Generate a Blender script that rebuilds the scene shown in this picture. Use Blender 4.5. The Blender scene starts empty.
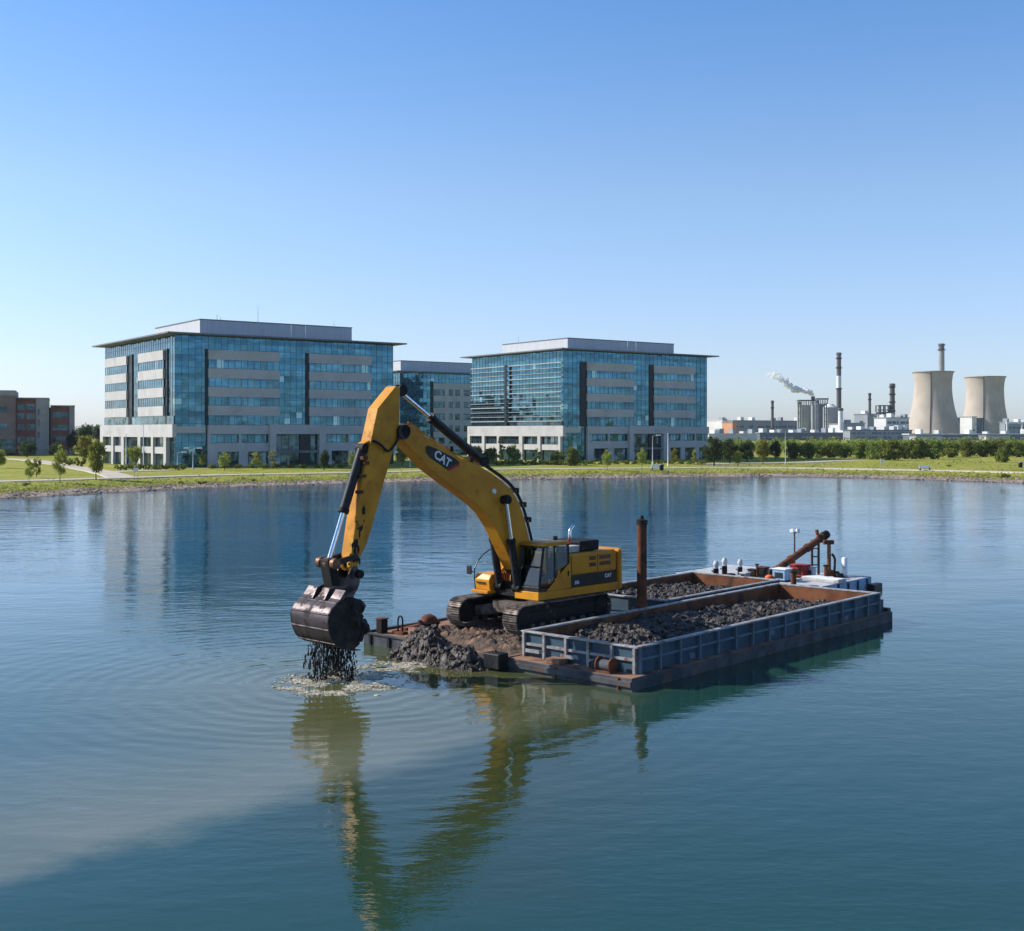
import bpy, bmesh, math, random
from mathutils import Vector, Matrix, noise

sc = bpy.context.scene
col = sc.collection
rnd = random.Random(11)
RAD = math.radians

# ------------------------------------------------------------------ camera, sky, sun, exposure
F, HZ, CX, H = 1200.0, 432.0, 512.0, 8.5          # focal length in pixels, horizon row, centre column, eye height
cam = bpy.data.cameras.new('camera'); cam_o = bpy.data.objects.new('camera', cam); col.objects.link(cam_o)
cam.sensor_width = 36; cam.lens = 36 * F / 1024; cam.shift_y = -33.5 / 1024
cam.clip_start = 0.5; cam.clip_end = 20000
cam_o.location = (0, 0, H); cam_o.rotation_euler = (RAD(90), 0, 0)
sc.camera = cam_o

SUN_EL, SUN_AZ = RAD(34), RAD(169)                 # azimuth measured from +X, counter-clockwise: sun on the left
sun_dir = Vector((math.cos(SUN_EL) * math.cos(SUN_AZ), math.cos(SUN_EL) * math.sin(SUN_AZ), math.sin(SUN_EL)))
world = bpy.data.worlds.new('World'); sc.world = world; world.use_nodes = True
wn = world.node_tree; bg = wn.nodes['Background']
sky = wn.nodes.new('ShaderNodeTexSky'); sky.sky_type = 'NISHITA'; sky.sun_disc = False
sky.sun_elevation = SUN_EL; sky.sun_rotation = RAD(90) - SUN_AZ
sky.altitude = 0; sky.air_density = 1.0; sky.dust_density = 0.6; sky.ozone_density = 2.5
# clear-air colour correction of the sky by elevation
wtc = wn.nodes.new('ShaderNodeTexCoord'); wsp = wn.nodes.new('ShaderNodeSeparateXYZ'); wrp = wn.nodes.new('ShaderNodeValToRGB'); wmx = wn.nodes.new('ShaderNodeMix')
wn.links.new(wtc.outputs['Generated'], wsp.inputs[0]); wn.links.new(wsp.outputs[2], wrp.inputs[0])
cr = wrp.color_ramp
for i, (p, c) in enumerate(((0, (.405, .455, .635)), (.07, (.405, .43, .555)), (.19, (.43, .465, .525)), (.34, (.295, .43, .565)), (1, (.26, .40, .555)))):
    e = cr.elements[i] if i < 2 else cr.elements.new(p)
    e.position = p; e.color = (*c, 1)
wmx.data_type = 'RGBA'; wmx.blend_type = 'MULTIPLY'; wmx.inputs[0].default_value = 1
wn.links.new(sky.outputs[0], wmx.inputs[6]); wn.links.new(wrp.outputs[0], wmx.inputs[7])
wn.links.new(wmx.outputs[2], bg.inputs[0]); bg.inputs[1].default_value = 0.13 * 2
sun = bpy.data.lights.new('sun', 'SUN'); sun.energy = 5.0; sun.angle = RAD(0.5); sun.color = (1, .955, .89)
sun_o = bpy.data.objects.new('sun', sun); col.objects.link(sun_o)
sun_o.rotation_euler = sun_dir.to_track_quat('Z', 'Y').to_euler()
sc.cycles.volume_bounces = 2; sc.cycles.transparent_max_bounces = 48
sc.view_settings.view_transform = 'Standard'; sc.view_settings.look = 'None'
sc.view_settings.exposure = 0.38; sc.view_settings.gamma = 1

# ------------------------------------------------------------------ helpers
def W(px, py, Y): return Vector(((px - CX) / F * Y, Y, H - (py - HZ) / F * Y))
def G(px, py, z=0.0):
    Y = F * (H - z) / (py - HZ); return Vector(((px - CX) / F * Y, Y, z))

def tag(o, label=None, cat=None, group=None, kind=None):
    if label: o['label'] = label
    if cat: o['category'] = cat
    if group: o['group'] = group
    if kind: o['kind'] = kind
    return o

def empty(name, loc, rz=0.0, label=None, cat=None, group=None):
    o = bpy.data.objects.new(name, None); col.objects.link(o)
    o.location = loc; o.rotation_euler = (0, 0, rz); o.empty_display_size = .3
    return tag(o, label, cat, group)

def copy_tree(o, parent=None):
    c = o.copy(); col.objects.link(c)
    if parent: c.parent = parent
    for ch in o.children: copy_tree(ch, c)
    return c

class MB:
    def __init__(s): s.v = []; s.f = []
    def add(s, vs, fs, M=None):
        n = len(s.v)
        for p in vs:
            p = Vector(p); s.v.append(M @ p if M else p)
        for f in fs: s.f.append(tuple(i + n for i in f))
        return s
    def box(s, x0, x1, y0, y1, z0, z1, M=None):
        vs = [(x, y, z) for z in (z0, z1) for y in (y0, y1) for x in (x0, x1)]
        return s.add(vs, [(0, 2, 3, 1), (4, 5, 7, 6), (0, 1, 5, 4), (2, 6, 7, 3), (0, 4, 6, 2), (1, 3, 7, 5)], M)
    def prism(s, poly, t0, t1, mp=lambda a, b, t: (a, t, b)):
        n = len(poly)
        vs = [mp(a, b, t0) for a, b in poly] + [mp(a, b, t1) for a, b in poly]
        fs = [tuple(range(n)), tuple(range(2 * n - 1, n - 1, -1))]
        fs += [(i, i + n, (i + 1) % n + n, (i + 1) % n) for i in range(n)]
        return s.add(vs, fs)
    def tube(s, p0, p1, r0, r1=None, n=12):
        r1 = r0 if r1 is None else r1
        p0 = Vector(p0); p1 = Vector(p1); q = (p1 - p0).to_track_quat('Z', 'Y')
        vs = []
        for p, r in ((p0, r0), (p1, r1)):
            for i in range(n):
                a = 2 * math.pi * i / n; vs.append(p + q @ Vector((r * math.cos(a), r * math.sin(a), 0)))
        fs = [(i, (i + 1) % n, (i + 1) % n + n, i + n) for i in range(n)] + [tuple(range(n - 1, -1, -1)), tuple(range(n, 2 * n))]
        return s.add(vs, fs)
    def path(s, pts, r, n=6, sub=5):
        P = [Vector(p) for p in pts]
        if sub > 1 and len(P) > 2:
            Q = [2 * P[0] - P[1]] + P + [2 * P[-1] - P[-2]]; out = []
            for i in range(1, len(Q) - 2):
                a, b, c, d = Q[i - 1:i + 3]
                for k in range(sub):
                    t = k / sub
                    out.append(.5 * (2 * b + (c - a) * t + (2 * a - 5 * b + 4 * c - d) * t * t + (3 * b - a - 3 * c + d) * t ** 3))
            P = out + [P[-1]]
        rings = []
        for i, p in enumerate(P):
            d = (P[min(i + 1, len(P) - 1)] - P[max(i - 1, 0)])
            q = d.to_track_quat('Z', 'Y'); rr = r[min(i, len(r) - 1)] if isinstance(r, list) else r
            rings.append([p + q @ Vector((rr * math.cos(2 * math.pi * k / n), rr * math.sin(2 * math.pi * k / n), 0)) for k in range(n)])
        vs = [p for rg in rings for p in rg]; fs = []
        for i in range(len(rings) - 1):
            # align ring starts to stop twisting
            best = min(range(n), key=lambda k: (rings[i][0] - rings[i + 1][k]).length)
            for k in range(n):
                fs.append((i * n + k, i * n + (k + 1) % n, (i + 1) * n + (k + 1 + best) % n, (i + 1) * n + (k + best) % n))
        fs += [tuple(range(n - 1, -1, -1)), tuple(range((len(rings) - 1) * n, len(rings) * n))]
        return s.add(vs, fs)
    def lathe(s, prof, c=(0, 0, 0), n=24, cap=True):
        c = Vector(c); vs = []; fs = []
        for r, z in prof:
            for i in range(n):
                a = 2 * math.pi * i / n; vs.append(c + Vector((r * math.cos(a), r * math.sin(a), z)))
        m = len(prof)
        for j in range(m - 1):
            for i in range(n):
                fs.append((j * n + i, j * n + (i + 1) % n, (j + 1) * n + (i + 1) % n, (j + 1) * n + i))
        if cap: fs += [tuple(range(n - 1, -1, -1)), tuple(range((m - 1) * n, m * n))]
        return s.add(vs, fs)
    def blob(s, c, r, seed=0, sub=2, amp=.25, fr=1.6):
        bm = bmesh.new(); bmesh.ops.create_icosphere(bm, subdivisions=sub, radius=1)
        r = Vector(r) if hasattr(r, '__len__') else Vector((r, r, r)); c = Vector(c)
        vs = []
        for v in bm.verts:
            k = 1 + amp * (noise.noise(v.co * fr + Vector((seed * 7.3, seed * 1.7, 2))) + .5 * noise.noise(v.co * fr * 2.3 + Vector((seed * 3.1, 5, seed))))
            vs.append(c + Vector((v.co.x * r.x, v.co.y * r.y, v.co.z * r.z)) * k)
        bm.verts.index_update(); fs = [tuple(v.index for v in f.verts) for f in bm.faces]; bm.free()
        return s.add(vs, fs)
    def field(s, fn, x0, x1, nx, y0, y1, ny, zb=None):
        vs = []
        for j in range(ny + 1):
            for i in range(nx + 1):
                x = x0 + (x1 - x0) * i / nx; y = y0 + (y1 - y0) * j / ny; vs.append((x, y, fn(x, y)))
        k = nx + 1
        fs = [(j * k + i, j * k + i + 1, (j + 1) * k + i + 1, (j + 1) * k + i) for j in range(ny) for i in range(nx)]
        if zb is not None:
            ring = [i for i in range(k)] + [j * k + nx for j in range(1, ny + 1)] + [ny * k + i for i in range(nx - 1, -1, -1)] + [j * k for j in range(ny - 1, 0, -1)]
            n0 = len(vs); vs += [(vs[i][0], vs[i][1], zb) for i in ring]; m = len(ring)
            fs += [(ring[i], n0 + i, n0 + (i + 1) % m, ring[(i + 1) % m]) for i in range(m)]
        return s.add(vs, fs)
    def build(s, name, mat, parent=None, smooth=None, bevel=0, seg=2, fix=True):
        me = bpy.data.meshes.new(name); me.from_pydata(s.v, [], s.f); me.update()
        if fix:
            bm = bmesh.new(); bm.from_mesh(me); bmesh.ops.recalc_face_normals(bm, faces=bm.faces); bm.to_mesh(me); bm.free()
        if smooth is not None:
            me.shade_smooth()
            if smooth < 180: me.set_sharp_from_angle(angle=RAD(smooth))
        me.materials.append(mat)
        o = bpy.data.objects.new(name, me); col.objects.link(o)
        if parent: o.parent = parent
        if bevel:
            b = o.modifiers.new('bevel', 'BEVEL'); b.width = bevel; b.segments = seg; b.limit_method = 'ANGLE'; b.angle_limit = RAD(35)
        return o

def text_mesh(name, body, mat, parent, origin, xdir, ydir, size, ext=.006):
    cu = bpy.data.curves.new(name, 'FONT'); cu.body = body; cu.size = size; cu.extrude = ext; cu.align_x = 'CENTER'; cu.align_y = 'CENTER'; cu.offset = size * .025
    t = bpy.data.objects.new(name, cu); col.objects.link(t)
    bpy.context.view_layer.update()
    me = bpy.data.meshes.new_from_object(t.evaluated_get(bpy.context.evaluated_depsgraph_get()))
    bpy.data.objects.remove(t); bpy.data.curves.remove(cu)
    x = Vector(xdir).normalized(); y = Vector(ydir).normalized(); z = x.cross(y)
    M = Matrix((x, y, z)).transposed().to_4x4(); M.translation = Vector(origin); me.transform(M)
    me.name = name; me.materials.clear(); me.materials.append(mat)
    o = bpy.data.objects.new(name, me); col.objects.link(o); o.parent = parent
    return o

# ------------------------------------------------------------------ materials
class NT:
    def __init__(s, name):
        s.m = bpy.data.materials.new(name); s.m.use_nodes = True; s.t = s.m.node_tree
        s.b = s.t.nodes['Principled BSDF']; s.out = s.t.nodes['Material Output']
    def n(s, typ, **kw):
        nd = s.t.nodes.new('ShaderNode' + typ)
        for k, v in kw.items():
            if k.startswith('i_'):
                key = k[2:]; key = int(key) if key.isdigit() else key
                if hasattr(v, 'links') or isinstance(v, bpy.types.NodeSocket): s.t.links.new(v, nd.inputs[key])
                else: nd.inputs[key].default_value = v
            else: setattr(nd, k, v)
        return nd
    def l(s, a, b): s.t.links.new(a, b)
    def math(s, op, a, b=0.0, c=0.0, clamp=False):
        nd = s.n('Math', operation=op, use_clamp=clamp)
        for i, v in enumerate((a, b, c)):
            if isinstance(v, bpy.types.NodeSocket): s.l(v, nd.inputs[i])
            else: nd.inputs[i].default_value = v
        return nd.outputs[0]
    def vmath(s, op, a, b=(0, 0, 0), scale=None):
        nd = s.n('VectorMath', operation=op)
        for i, v in enumerate((a, b)):
            if isinstance(v, bpy.types.NodeSocket): s.l(v, nd.inputs[i])
            else: nd.inputs[i].default_value = v
        if scale is not None: nd.inputs['Scale'].default_value = scale
        return nd.outputs['Value'] if op in ('LENGTH', 'DOT_PRODUCT', 'DISTANCE') else nd.outputs[0]
    def mix(s, f, a, b, blend='MIX'):
        nd = s.n('Mix', data_type='RGBA', blend_type=blend, clamp_factor=True)
        for i, v in ((0, f), (6, a), (7, b)):
            if isinstance(v, bpy.types.NodeSocket): s.l(v, nd.inputs[i])
            elif i == 0: nd.inputs[i].default_value = v
            else: nd.inputs[i].default_value = (*v[:3], 1)
        return nd.outputs[2]
    def sm(s, v, lo, hi, to0=0.0, to1=1.0):
        nd = s.n('MapRange', interpolation_type='SMOOTHSTEP')
        s.l(v, nd.inputs[0])
        for i, q in enumerate((lo, hi, to0, to1)): nd.inputs[i + 1].default_value = q
        return nd.outputs[0]
    def noise(s, vec, scale, detail=6, rough=.55, dist=0.0):
        nd = s.n('TexNoise'); s.l(vec, nd.inputs['Vector'])
        nd.inputs['Scale'].default_value = scale; nd.inputs['Detail'].default_value = detail
        nd.inputs['Roughness'].default_value = rough; nd.inputs['Distortion'].default_value = dist
        return nd.outputs[0]
    def map(s, vec, scale=(1, 1, 1), loc=(0, 0, 0)):
        nd = s.n('Mapping'); s.l(vec, nd.inputs[0]); nd.inputs[1].default_value = loc; nd.inputs[3].default_value = scale
        return nd.outputs[0]
    def bump(s, h, strength=.3, dist=.02):
        nd = s.n('Bump'); s.l(h, nd.inputs['Height']); nd.inputs['Strength'].default_value = strength; nd.inputs['Distance'].default_value = dist
        return nd.outputs[0]

def pm(name, c1, c2=None, scale=2.0, rough=.6, metal=0.0, bump=0.0, bscale=None, bdist=.03, c3=None, c3s=1.2, lo=.55, hi=.68,
       stretch=(1, 1, 1), c3stretch=(1, 1, 1), spec=.2, coord='Object', c3rough=None, det=7):
    t = NT(name); tc = t.n('TexCoord').outputs[coord] if coord != 'World' else t.n('NewGeometry').outputs['Position']
    v = t.map(tc, stretch)
    c2 = c2 or tuple(x * .75 for x in c1)
    nz = t.noise(v, scale, det)
    f = t.sm(nz, .3, .7)
    c = t.mix(f, c1, c2); rg = t.sm(nz, .2, .8, max(rough - .1, .02), min(rough + .12, 1))
    if c3:
        m = t.sm(t.noise(t.map(tc, c3stretch, (3.1, 1.7, 9.2)), c3s, 8, .62), lo, hi)
        c = t.mix(m, c, c3)
        if c3rough is not None:
            mm = t.n('Mix', data_type='FLOAT'); t.l(m, mm.inputs[0]); t.l(rg, mm.inputs[2]); mm.inputs[3].default_value = c3rough; rg = mm.outputs[0]
    t.l(c, t.b.inputs['Base Color']); t.l(rg, t.b.inputs['Roughness'])
    t.b.inputs['Metallic'].default_value = metal; t.b.inputs['Specular IOR Level'].default_value = spec
    if bump: t.l(t.bump(t.noise(tc, bscale or scale * 4, 6), bump, bdist), t.b.inputs['Normal'])
    return t.m

YEL = pm('yellow_paint', (.62, .262, .014), (.48, .188, .011), .9, .42, c3=(.20, .09, .018), c3s=2.1, lo=.56, hi=.76, bump=.08, bscale=6, c3rough=.8)
YELD = pm('yellow_paint_muddy', (.61, .258, .015), (.44, .172, .012), 1.3, .5, c3=(.17, .08, .022), c3s=2.4, lo=.55, hi=.74, bump=.15, bscale=9, c3rough=.85)
BLK = pm('black_paint', (.012, .013, .015), (.03, .028, .027), 4, .45, c3=(.07, .055, .042), c3s=3, lo=.58, hi=.75)
RUBR = pm('hose_rubber', (.012, .012, .012), (.025, .023, .02), 6, .6)
CHRM = pm('chromed_rod', (.75, .76, .78), (.6, .6, .62), 5, .18, 1.0)
BKT = pm('worn_bucket_steel', (.11, .085, .085), (.05, .04, .042), 2.2, .42, .55, .25, 9, c3=(.035, .028, .025), c3s=2.2, lo=.5, hi=.62, stretch=(1, .25, 1.6), c3rough=.7)
BKTD = pm('shaded_muddy_steel', (.030, .025, .023), (.014, .012, .011), 2.6, .6, .2, .35, 9, c3=(.06, .047, .042), c3s=2.6, lo=.55, hi=.7)  # muddy steel, darkened so the side plates' shade sits in the colour
TRK = pm('track_steel', (.19, .155, .13), (.10, .078, .064), 5, .6, .35, .3, 16, c3=(.05, .038, .03), c3s=2.5, lo=.5, hi=.65)
DRK = pm('dark_frame_steel', (.008, .0075, .0075), (.018, .0155, .014), 3, .65, c3=(.08, .06, .045), c3s=3, lo=.58, hi=.72)
PIN = pm('rusty_pin_steel', (.22, .11, .06), (.12, .06, .04), 6, .5, .5)
RUST = pm('rusty_steel', (.17, .065, .03), (.10, .038, .02), 1.8, .8, .1, .3, 8, c3=(.045, .025, .018), c3s=2.2, lo=.52, hi=.7, c3stretch=(1, 1, .35))
RUSTL = pm('pale_rusty_plate', (.22, .085, .036), (.12, .05, .026), 1.5, .8, .1, .3, 9, c3=(.065, .035, .022), c3s=1.5, lo=.54, hi=.7, c3stretch=(1, 1, .4))
DECK = pm('rusty_deck_plate', (.30, .17, .10), (.20, .10, .06), 1.2, .85, 0, .3, 9, c3=(.07, .05, .04), c3s=1.4, lo=.5, hi=.66)
HULL = pm('weathered_hull_steel', (.10, .10, .10), (.048, .052, .056), 1.6, .75, .1, .25, 8, c3=(.13, .06, .035), c3s=1.5, lo=.53, hi=.68, c3stretch=(1, 1, .3))
BLUE = pm('blue_grey_paint', (.050, .088, .118), (.034, .062, .088), 1.5, .55, 0, .15, 7, c3=(.10, .065, .045), c3s=1.7, lo=.58, hi=.72, c3stretch=(1.5, 1.5, .3))
RIBM = pm('blue_grey_rib', (.12, .165, .20), (.09, .13, .165), 2, .55, 0, .15, 8, c3=(.14, .08, .05), c3s=2, lo=.58, hi=.72)
RAIL = pm('scuffed_light_rail', (.36, .36, .35), (.22, .20, .19), 4, .55, .2, .2, 10, c3=(.17, .08, .045), c3s=2.2, lo=.54, hi=.68)
WHT = pm('white_paint', (.78, .78, .76), (.66, .66, .64), 3, .5, c3=(.35, .27, .2), c3s=2.5, lo=.62, hi=.75)
GRYW = pm('grey_white_deck', (.52, .50, .47), (.38, .37, .36), 1.5, .7, c3=(.24, .15, .1), c3s=1.7, lo=.53, hi=.7, bump=.2)
RED = pm('red_paint', (.36, .035, .025), (.22, .025, .02), 2, .55, c3=(.09, .035, .02), c3s=3, lo=.55, hi=.7)
ORNG = pm('orange_plastic', (.75, .14, .04), (.6, .1, .03), 4, .5)
LBLU = pm('light_blue_machine_paint', (.32, .45, .58), (.22, .33, .45), 3, .5, c3=(.07, .06, .05), c3s=3, lo=.55, hi=.7)
LETW = pm('white_lettering', (.8, .8, .8), (.66, .66, .66), 8, .5)
DECR = pm('red_decal', (.42, .02, .02), (.3, .015, .015), 8, .5)
MUDM = pm('wet_dark_mud', (.044, .031, .022), (.019, .0135, .010), 2.6, .48, 0, .8, 11, .05, c3=(.075, .056, .042), c3s=3.5, lo=.48, hi=.66, spec=.35, c3rough=.85)
MUDB = pm('black_dripping_mud', (.008, .007, .0065), (.018, .015, .013), 5, .6, 0, .4, 14, spec=.25)
MUDG = pm('gravelly_deck_mud', (.13, .09, .062), (.06, .043, .033), 3.2, .85, 0, .7, 14, .05, c3=(.24, .135, .075), c3s=1.3, lo=.52, hi=.66)
FOAM = pm('muddy_foam', (.60, .52, .38), (.34, .29, .20), 3, .6, 0, .5, 9)
STON = pm('pale_stone_cladding', (.47, .455, .44), (.42, .405, .392), .35, .75, 0, .1, 3, c3=(.37, .355, .34), c3s=.25, lo=.52, hi=.68)
STOND = pm('grey_stone_cladding', (.33, .325, .32), (.29, .285, .282), .5, .75, 0, .1, 3)
SLAB = pm('roof_slab_metal', (.17, .18, .19), (.14, .145, .155), .6, .5, .3)
PENT = pm('penthouse_metal', (.50, .505, .51), (.44, .445, .45), .6, .6, 0, stretch=(3, 3, .3))
MULL = pm('mullion_metal', (.09, .125, .145), (.065, .09, .105), 2, .4, .5)
NOTC = pm('dark_recess_shade', (.012, .018, .024), (.02, .028, .036), 1, .35)  # near-black colour that paints in the shade of recesses
CONC = pm('concrete', (.43, .362, .30), (.36, .30, .25), .05, .85, 0, 0, c3=(.30, .235, .185), c3s=.03, lo=.5, hi=.7, c3stretch=(1, 1, .25))
CONCG = pm('grey_concrete', (.32, .315, .31), (.25, .245, .245), .08, .85, c3=(.2, .19, .185), c3s=.05, lo=.5, hi=.7, c3stretch=(1, 1, .3))
PLNT = pm('plant_metal_cladding', (.30, .315, .34), (.24, .255, .28), .06, .65, c3=(.36, .33, .3), c3s=.05, lo=.56, hi=.72, stretch=(2, 2, .4))
PLND = pm('dark_plant_cladding', (.13, .15, .185), (.10, .115, .145), .06, .6, c3=(.2, .2, .2), c3s=.07, lo=.56, hi=.72)
PLNW = pm('white_plant_wall', (.62, .60, .57), (.52, .50, .48), .08, .7, c3=(.4, .37, .34), c3s=.1, lo=.56, hi=.7)
PLNO = pm('orange_plant_wall', (.55, .26, .14), (.45, .21, .12), .1, .7)
STKD = pm('dark_stack_band', (.13, .115, .12), (.09, .08, .085), .08, .8)
STKW = pm('white_stack_band', (.68, .66, .65), (.56, .55, .54), .08, .8)
TRKB = pm('tree_bark', (.10, .075, .055), (.06, .045, .035), 3, .9, 0, .5, 9)
POLE = pm('galvanised_pole', (.45, .46, .47), (.36, .37, .38), 3, .45, .4)
WOOD = pm('bench_wood', (.35, .27, .19), (.25, .19, .13), 4, .7)
ROCK = pm('shore_rock', (.34, .27, .22), (.17, .135, .11), 1.5, .85, 0, .5, 5)

def brick(name, c1, c2, mortar):
    t = NT(name); tc = t.n('TexCoord').outputs['Object']
    sp = t.n('SeparateXYZ', i_0=tc); cb = t.n('CombineXYZ', i_0=t.math('ADD', sp.outputs[0], sp.outputs[1]), i_1=sp.outputs[2])
    b = t.n('TexBrick'); t.l(cb.outputs[0], b.inputs['Vector'])
    b.inputs['Color1'].default_value = (*c1, 1); b.inputs['Color2'].default_value = (*c2, 1); b.inputs['Mortar'].default_value = (*mortar, 1)
    b.inputs['Scale'].default_value = 1; b.inputs['Brick Width'].default_value = .9; b.inputs['Row Height'].default_value = .35; b.inputs['Mortar Size'].default_value = .03
    c = t.mix(t.sm(t.noise(tc, .25, 5), .35, .65, 0, .5), b.outputs[0], tuple(x * .6 for x in c1))
    t.l(c, t.b.inputs['Base Color']); t.b.inputs['Roughness'].default_value = .85
    return t.m
BRKR = brick('red_brick', (.32, .10, .075), (.24, .075, .06), (.3, .2, .17))
BRKG = brick('brown_brick', (.27, .175, .15), (.21, .14, .125), (.28, .23, .2))
BRKP = brick('pale_grey_brick', (.38, .33, .32), (.32, .285, .275), (.4, .37, .36))

def facade_glass(name, ca, cb_, pw=1.45, ph=1.32, metal=.8, tilt=.035, bright=(.35, .55, .62)):
    t = NT(name); tc = t.n('TexCoord').outputs['Object']; sp = t.n('SeparateXYZ', i_0=tc)
    hx = t.math('FLOOR', t.math('DIVIDE', t.math('ADD', sp.outputs[0], sp.outputs[1]), pw)); hz = t.math('FLOOR', t.math('DIVIDE', sp.outputs[2], ph))
    cell = t.n('CombineXYZ', i_0=hx, i_1=hz).outputs[0]
    wnz = t.n('TexWhiteNoise', noise_dimensions='2D', i_Vector=cell)
    big = t.noise(tc, .16, 3)
    f = t.math('ADD', t.math('MULTIPLY', wnz.outputs[0], .55), t.math('MULTIPLY', t.sm(big, .3, .7), .45))
    c = t.mix(f, ca, cb_)
    fz = t.math('FRACT', t.math('DIVIDE', sp.outputs[2], 3.95)); sp_ = t.sm(fz, .70, .74)
    c = t.mix(t.math('MULTIPLY', sp_, .45), c, tuple(x * .45 for x in ca))
    refl = t.sm(t.noise(t.map(tc, (.5, .5, 2.2)), .30, 5, .65), .45, .72)  # blotches of reflection painted into the glass colour
    c = t.mix(t.math('MULTIPLY', refl, .45), c, tuple(min(1, x * 1.9 + .02) for x in cb_))
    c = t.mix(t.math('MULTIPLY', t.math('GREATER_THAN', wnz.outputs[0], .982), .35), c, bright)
    t.l(c, t.b.inputs['Base Color']); t.b.inputs['Metallic'].default_value = metal; t.b.inputs['Roughness'].default_value = .06
    off = t.vmath('SCALE', t.vmath('SUBTRACT', wnz.outputs[1], (.5, .5, .5)), scale=tilt)
    wv = t.n('TexNoise'); t.l(tc, wv.inputs['Vector']); wv.inputs['Scale'].default_value = .55; wv.inputs['Detail'].default_value = 2
    off = t.vmath('ADD', off, t.vmath('SCALE', t.vmath('SUBTRACT', wv.outputs['Color'], (.5, .5, .5)), scale=.07))
    nrm = t.vmath('NORMALIZE', t.vmath('ADD', t.n('NewGeometry').outputs['Normal'], off))
    t.l(nrm, t.b.inputs['Normal'])
    return t.m
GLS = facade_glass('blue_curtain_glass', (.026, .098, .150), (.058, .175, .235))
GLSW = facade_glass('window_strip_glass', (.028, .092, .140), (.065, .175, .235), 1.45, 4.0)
GLSD = facade_glass('dark_lobby_glass', (.02, .045, .06), (.06, .12, .15), 1.6, 2.2, .7, .05, (.2, .26, .28))

def cab_glass():
    t = NT('cab_glass'); t.b.inputs['Base Color'].default_value = (.75, .9, .88, 1); t.b.inputs['Roughness'].default_value = .02
    t.b.inputs['IOR'].default_value = 1.45
    mx = t.n('MixShader'); tr = t.n('BsdfTransparent'); tr.inputs[0].default_value = (.30, .40, .39, 1)
    gl = t.n('BsdfGlossy'); gl.inputs[0].default_value = (.9, .95, 1, 1); gl.inputs[1].default_value = .02
    fr = t.n('LayerWeight'); fr.inputs[0].default_value = .5
    t.l(t.math('ADD', t.math('MULTIPLY', t.math('POWER', fr.outputs['Facing'], 4.0), .7), .07), mx.inputs[0]); t.l(tr.outputs[0], mx.inputs[1]); t.l(gl.outputs[0], mx.inputs[2]); t.l(mx.outputs[0], t.out.inputs[0])
    return t.m
CGL = cab_glass()

def leaf_mat(name, ca, cb_, cc):
    t = NT(name); tc = t.n('TexCoord').outputs['Object']; oi = t.n('ObjectInfo')
    c = t.mix(t.sm(t.noise(tc, .55, 4), .35, .65), ca, cb_)
    c = t.mix(t.math('MULTIPLY', t.sm(t.noise(tc, 2.6, 3), .45, .7), .7), c, cc)
    hs = t.n('HueSaturation'); t.l(c, hs.inputs['Color']); t.l(t.math('ADD', t.math('MULTIPLY', oi.outputs['Random'], .5), .75), hs.inputs['Value'])
    t.l(t.math('ADD', t.math('MULTIPLY', oi.outputs['Random'], .04), .48), hs.inputs['Hue'])
    df = t.n('BsdfDiffuse'); tl = t.n('BsdfTranslucent'); mx = t.n('MixShader'); mx.inputs[0].default_value = .42
    t.l(hs.outputs[0], df.inputs[0]); t.l(hs.outputs[0], tl.inputs[0]); t.l(df.outputs[0], mx.inputs[1]); t.l(tl.outputs[0], mx.inputs[2]); t.l(mx.outputs[0], t.out.inputs[0])
    return t.m
LEAFY = leaf_mat('young_leaves', (.32, .32, .07), (.20, .235, .05), (.40, .385, .10))
LEAFB = leaf_mat('bush_leaves', (.20, .23, .05), (.115, .155, .034), (.30, .305, .08))
LEAFD = leaf_mat('dark_leaves', (.075, .105, .042), (.045, .07, .03), (.12, .15, .055))

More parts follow.
